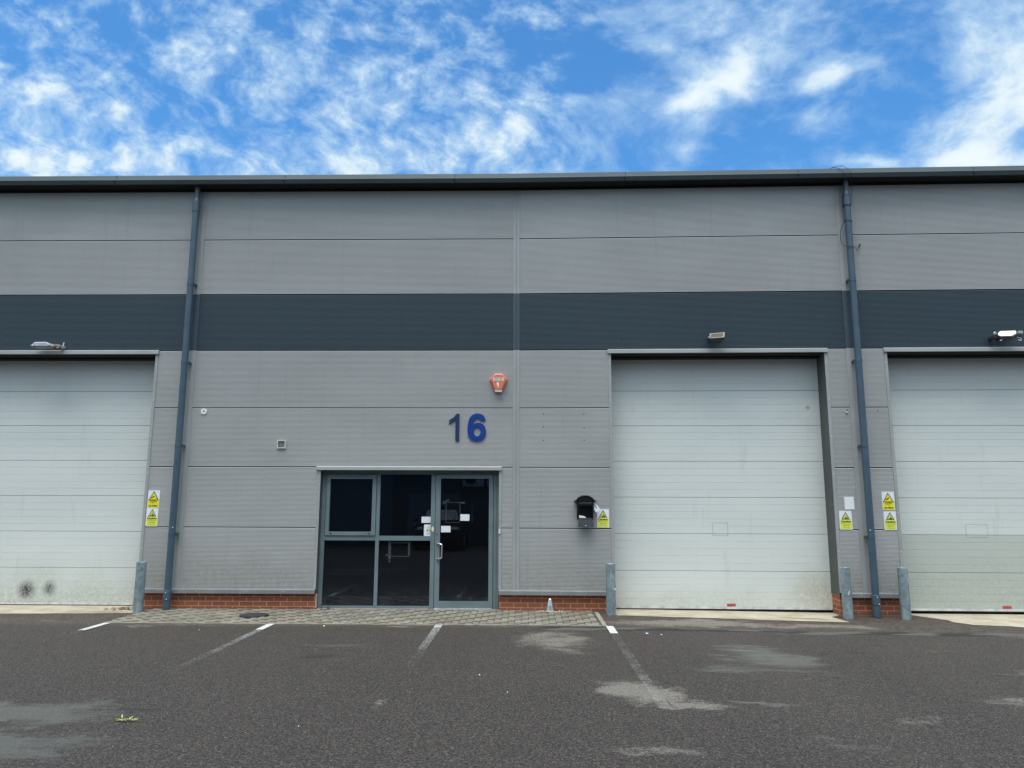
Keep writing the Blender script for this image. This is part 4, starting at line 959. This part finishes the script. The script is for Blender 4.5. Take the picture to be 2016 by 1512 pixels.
part_of(t, tilt(MB().plate([(-.145,-.025),(-.11,-.050),(.05,-.045),(.125,.01),(.14,.065),(-.085,.068),(-.125,.03)],-.024,-.021),*A), 'lens', GLOW)
part_of(t, MB().box(.16,.225,-.20,-.12,.012,.055), 'sensor', LAMPG)
m = MB(); m.tube(smooth([(.15,-.12,-.02),(.19,-.15,-.03),(.205,-.15,-.01)]),.012,8); m.box(-.215,-.165,-.15,.02,-.055,-.02); m.box(-.10,.10,.0,.02,-.03,.02); m.box(-.18,-.165,-.16,-.12,-.05,.03); part_of(t, m, 'bracket', LAMPD)
part_of(t, MB().cyl((-.20,-.15,.03),(-.20,-.17,.02),.022,seg=14), 'knob', WHITE)
m = MB(); m.tube(smooth([(-.10,-.17,-.075),(-.115,-.17,-.10),(-.14,-.17,-.105),(-.12,-.17,-.088)]),.004,6); m.tube(smooth([(.14,-.16,-.04),(.20,-.17,-.07),(.19,-.17,-.105),(.15,-.17,-.085)]),.005,6); part_of(t, m, 'dangling_wire', WHITE)

# ------------------------------------------------------------------ bits and pieces on the ground
t = empty('metal_cone', .555, -.085, .016, wall=False); tag(t, 'small shiny metal cone standing against the brick plinth', 'cone')
o = MB().lathe([(.060,0),(.058,.006),(.047,.09),(.024,.185),(.014,.196),(0,.198)],0,0,28).build('cone_body', CONEM, wall=False); o.parent = t
o = MB().lathe([(.060,0),(.066,.0),(.066,.006),(.060,.010)],0,0,28).build('rim', LAMPG, wall=False); o.parent = t
m = MB(); m.add([(.33,-.13,.018),(.62,-.15,.018),(.72,-.20,.018),(.71,-.215,.018),(.6,-.175,.018),(.32,-.145,.018)], [(0,1,2,3,4,5)]); m.add([(.33,-.13,.021),(.62,-.15,.021),(.72,-.20,.020),(.71,-.215,.020),(.6,-.175,.021),(.32,-.145,.021)], [(0,1,2,3,4,5)])
for x, y in ((.40,-.08),(.44,-.10),(.70,-.09),(.74,-.11)): m.cyl((x,y,.014),(x+.01,y,.026),.008,seg=7)
tag(m.build('splinter', CREAMP, wall=False), 'pale splintered strip lying by the foot of the metal cone', 'debris')
t = empty('manhole_cover', -4.02, -.70, .016, wall=False); tag(t, 'round dark iron cover set in the block paving', 'manhole cover')
o = MB().cyl((0,0,-.01),(0,0,.006),.185,seg=48).build('lid', IRON, wall=False); o.parent = t
o = MB().lathe([(.19,-.01),(.19,.006),(.215,.006),(.215,-.01)],0,0,48).build('frame', IRON, wall=False); o.parent = t
m = MB()
for a in (.5, 3.6): m.box(.12*math.cos(a)-.02, .12*math.cos(a)+.02, .12*math.sin(a)-.006, .12*math.sin(a)+.006, .0062, .008)
o = m.build('lifting_slot', DARK, wall=False); o.parent = t

# sprig of pale green leaves on the asphalt
def leaf(m, p, ang, L, w_, lift, mi=0):
    d = Vector((math.cos(ang), math.sin(ang), 0)); q = Vector((-d.y, d.x, 0)); p = Vector(p); n = 5; vs = []
    for i in range(n+1):
        u_ = i/n; c = p + d*(L*u_) + Vector((0,0,lift*math.sin(u_*PI*.6))); ww = w_*math.sin(PI*min(.97,max(.04,u_)))*.5
        vs += [c - q*ww + Vector((0,0,.002)), c, c + q*ww + Vector((0,0,.003))]
    m.add(vs, [(3*i+k,3*i+k+1,3*i+k+4,3*i+k+3) for i in range(n) for k in (0,1)], mi)
m = MB(); random.seed(3)
bx, by = -3.02, -6.25
for i in range(16): leaf(m, (bx+random.uniform(-.06,.07), by+random.uniform(-.03,.03), .008), random.uniform(-.6,.6)+random.choice((0,PI)), random.uniform(.05,.10), .018, random.uniform(.004,.03))
leaf(m, (bx-.05,by+.02,.01), 2.0, .06, .014, .06); leaf(m, (bx+.02,by+.02,.01), 1.0, .08, .016, .03); leaf(m, (bx,by-.02,.01), -.9, .08, .016, .02); leaf(m, (bx+.05,by-.01,.01), -.05, .11, .022, .015); leaf(m, (bx-.03,by,.01), PI+.1, .10, .018, .012)
m.tube([(bx-.08,by-.01,.012),(bx,by,.016),(bx+.10,by-.01,.012)],.003,6)
m.v = [Vector((bx+(v.x-bx)*.68, by+(v.y-by)*.6, v.z*.55+.004)) for v in m.v]
tag(m.build('leaf_sprig', LEAF, wall=False), 'pale green sprig of leaves lying on the asphalt near the damp patch', 'leaves')
# weeds at the foot of the window and leaf litter by the left bollard
def weed(x, y, h, label, n=9):
    t = empty('weed', x, y, .012, wall=False); tag(t, label, 'weed')
    m = MB(); m.tube([(0,0,0),(.006,0,h*.5),(.0,.004,h)],.004,6); m.tube([(0,0,h*.2),(.03,0,h*.5)],.003,6); o = m.build('stem', STEM, wall=False); o.parent = t
    m = MB()
    for i in range(n): leaf(m, (random.uniform(-.012,.012), random.uniform(-.01,.01), h*random.uniform(.15,1)), random.uniform(0,2*PI), random.uniform(.03,.05), .016, random.uniform(-.01,.02))
    o = m.build('foliage', random.choice((STEM, LEAF)) if h > .08 else material('dark_green_leaf', (.03,.06,.025), .6), wall=False); o.parent = t
weed(-3.16, -.05, .10, 'small red-stemmed weed at the left foot of the window')
weed(-3.05, -.04, .045, 'tiny dark green weed at the foot of the window, right of a red-stemmed one', 12)
m = MB()
for i in range(60):
    x = -6.33+random.gauss(0,.13); y = -.12+random.gauss(0,.07)
    if y > .0: y = -.02
    leaf(m, (x, y, .008+random.uniform(0,.03)*max(0,1-abs(x+6.3)*3)), random.uniform(0,2*PI), random.uniform(.04,.10), random.uniform(.02,.045), random.uniform(.0,.02))
tag(m.build('leaf_litter', LITTER, wall=False), kind='stuff', label='heap of dry brown leaves in the corner of the left loading door', cat='leaf litter')
m = MB(); random.seed(11)
for i in range(22):
    x = 1.62+random.gauss(0,.035); leaf(m, (x, .33+random.uniform(-.03,.02), .01+random.uniform(0,.06)), random.uniform(0,2*PI), .04, .02, .01)
tag(m.build('leaf_litter', material('dark_litter', (.07,.05,.03), .9), wall=False), kind='stuff', label='dark scraps caught in the lower left corner of the middle loading door', cat='leaf litter')
for (x, y, r_, lab, mt) in ((-2.69,-1.60,0.0210,'white scrap of paper on the asphalt in front of the window',PAPER),(1.80,-2.02,0.0168,'left one of two white scraps by the tarred joint',PAPER),(1.98,-2.12,0.0132,'right one of two white scraps by the tarred joint',PAPER),(-.30,-4.56,0.0076,'white chip on the asphalt in front of the glazed door',PAPER),(.0,-5.25,0.0059,'tiny pale chip on the asphalt at the middle of the yard',CREAMP),(-4.3,-2.0,0.0059,'tiny pale pebble on the asphalt in front of the left drainpipe',CREAMP),(-1.6,-6.35,0.0050,'pale pebble nearest the lower edge of the yard',CREAMP)):
    m = MB(); k = 7; ring = [(r_*random.uniform(.6,1.4)*math.cos(2*PI*i/k), r_*random.uniform(.5,1)*math.sin(2*PI*i/k)) for i in range(k)]
    m.add([(a,b_,.004) for a,b_ in ring]+[(a*.6,b_*.6,.007+random.uniform(0,.006)) for a,b_ in ring], [tuple(range(k,2*k))]+[(i,(i+1)%k,(i+1)%k+k,i+k) for i in range(k)])
    o = m.build('litter', mt, wall=False); o.location = (x, y, gz(x)); tag(o, lab, 'litter')

# ------------------------------------------------------------------ across the yard, seen only as reflections in the glass
t = empty('opposite_unit', 0, -19.5, 0, wall=False); tag(t, 'dark clad unit across the yard, reflected in the glass', 'building')
OW = material('opposite_cladding', (.15,.155,.16), .6, 0, .2, .5)
part_of(t, MB().box(-22,22,-10,0,-.1,8.6), 'wall', OW); part_of(t, MB().box(-22.2,22.2,-10,.25,8.6,8.8), 'roof', GUT)
for a, c in ((-9,-5.6),(4,7.5)): part_of(t, MB().box(a,c,.005,.05,.02,4.0), 'loading_door', material('opposite_door', (.22,.23,.23), .6))
for a, c, z0, z1 in ((-4.9,-3.9,.05,2.15),(-3.6,-2.7,1.0,2.15)): part_of(t, MB().box(a,c,.005,.04,z0,z1), 'window', material('opposite_window', (.25,.28,.28), .4))
ac0 = None
for x, z, lab in ((-2.1,2.45,'left upper white air conditioning unit across the yard'),(-1.05,2.45,'right upper white air conditioning unit across the yard'),(-1.0,.05,'large white air conditioning unit standing on the ground across the yard')):
    if ac0 is None:
        u_ = empty('air_conditioner', 0,0,0,wall=False); ac0 = u_
        part_of(u_, MB().box(-.45,.45,0,.32,0,.68), 'casing', WHITE)
        m = MB(); 
        for rr in (.10,.17,.24): m.tube([(-.12+rr*math.cos(a),.33,.34+rr*math.sin(a)) for a in [2*PI*i/24 for i in range(25)]],.006,6)
        part_of(u_, m, 'fan_guard', LAMPD); part_of(u_, MB().cyl((-.12,.322,.34),(-.12,.326,.34),.25,seg=30), 'fan_opening', LAMPD)
    else:
        u_ = ac0.copy(); COL.objects.link(u_)
        for ch in ac0.children: c = ch.copy(); COL.objects.link(c); c.parent = u_
    u_.location = (x, -19.48, z); tag(u_, lab, 'air conditioner', 'air conditioners across the yard')
ac0.scale = (1,1,1)
# dark car parked behind the camera
t = empty('parked_car', -3.1, -16.9, 0, wall=False); tag(t, 'black parked car behind the viewer, facing the units', 'car')
CARP = material('car_paint', (.012,.013,.015), .22)
def section(y, pts): return [(x, y, z) for x, z in pts]
def carsec(y, wdt, zb, zs, zt, tw):
    h_ = [(0,zb),(wdt*.85,zb),(wdt,zb+.18),(wdt*1.0,zs-.12),(wdt*.94,zs),(tw+.02,zt-.10) if zt > zs+.2 else (wdt*.85,zs+.01),(tw*.85,zt-.01),(0,zt)]
    return [(-x,y,z) for x,z in h_[::-1]][:-1] + [(x,y,z) for x,z in h_]
secs = [carsec(2.05,.70,.40,.68,.72,.6),carsec(1.98,.84,.24,.78,.82,.7),carsec(1.6,.90,.22,.92,.97,.75),carsec(.95,.92,.22,1.0,1.06,.78),carsec(.35,.92,.22,1.02,1.50,.66),carsec(-.1,.92,.22,1.02,1.60,.66),carsec(-1.0,.92,.22,1.03,1.60,.66),carsec(-1.8,.90,.24,1.05,1.50,.62),carsec(-2.2,.86,.30,1.05,1.10,.6)]
m = MB(); n = len(secs[0]); m.add([p for s_ in secs for p in s_], [(k*n+i,k*n+(i+1)%n,(k+1)*n+(i+1)%n,(k+1)*n+i) for k in range(len(secs)-1) for i in range(n)]+[tuple(range(n)),tuple(range((len(secs)-1)*n,len(secs)*n))], 0, True)
part_of(t, m, 'body', CARP)
m = MB(); m.add([(-.68,.86,1.08),(.68,.86,1.08),(.58,.38,1.46),(-.58,.38,1.46)], [(0,1,2,3)]); m.v = [v+Vector((0,.05,.02)) for v in m.v]; part_of(t, m, 'windscreen', material('car_glass', (.05,.06,.065), .35))
for s_ in (-1,1):
    part_of(t, MB().add([(s_*.50,2.04,.66),(s_*.82,1.93,.70),(s_*.84,1.88,.82),(s_*.52,2.0,.76)],[(0,1,2,3)]), 'headlight', material('headlight_glass', (.7,.72,.75), .1))
    part_of(t, MB().box(min(s_*.95,s_*1.08),max(s_*.95,s_*1.08),.45,.58,1.02,1.14), 'mirror', CARP)
    for y in (1.30,-1.35):
        w_ = MB().cyl((s_*.72,y,.33),(s_*.94,y,.33),.33,seg=28); o = part_of(t, w_, 'wheel', SEAL); r_ = MB().cyl((s_*.93,y,.33),(s_*.95,y,.33),.21,seg=20).build('rim', LAMPG, wall=False); r_.parent = o
part_of(t, MB().add([(-.45,2.06,.42),(.45,2.06,.42),(.42,2.06,.64),(-.42,2.06,.64)],[(0,1,2,3)]), 'grille', LAMPD)
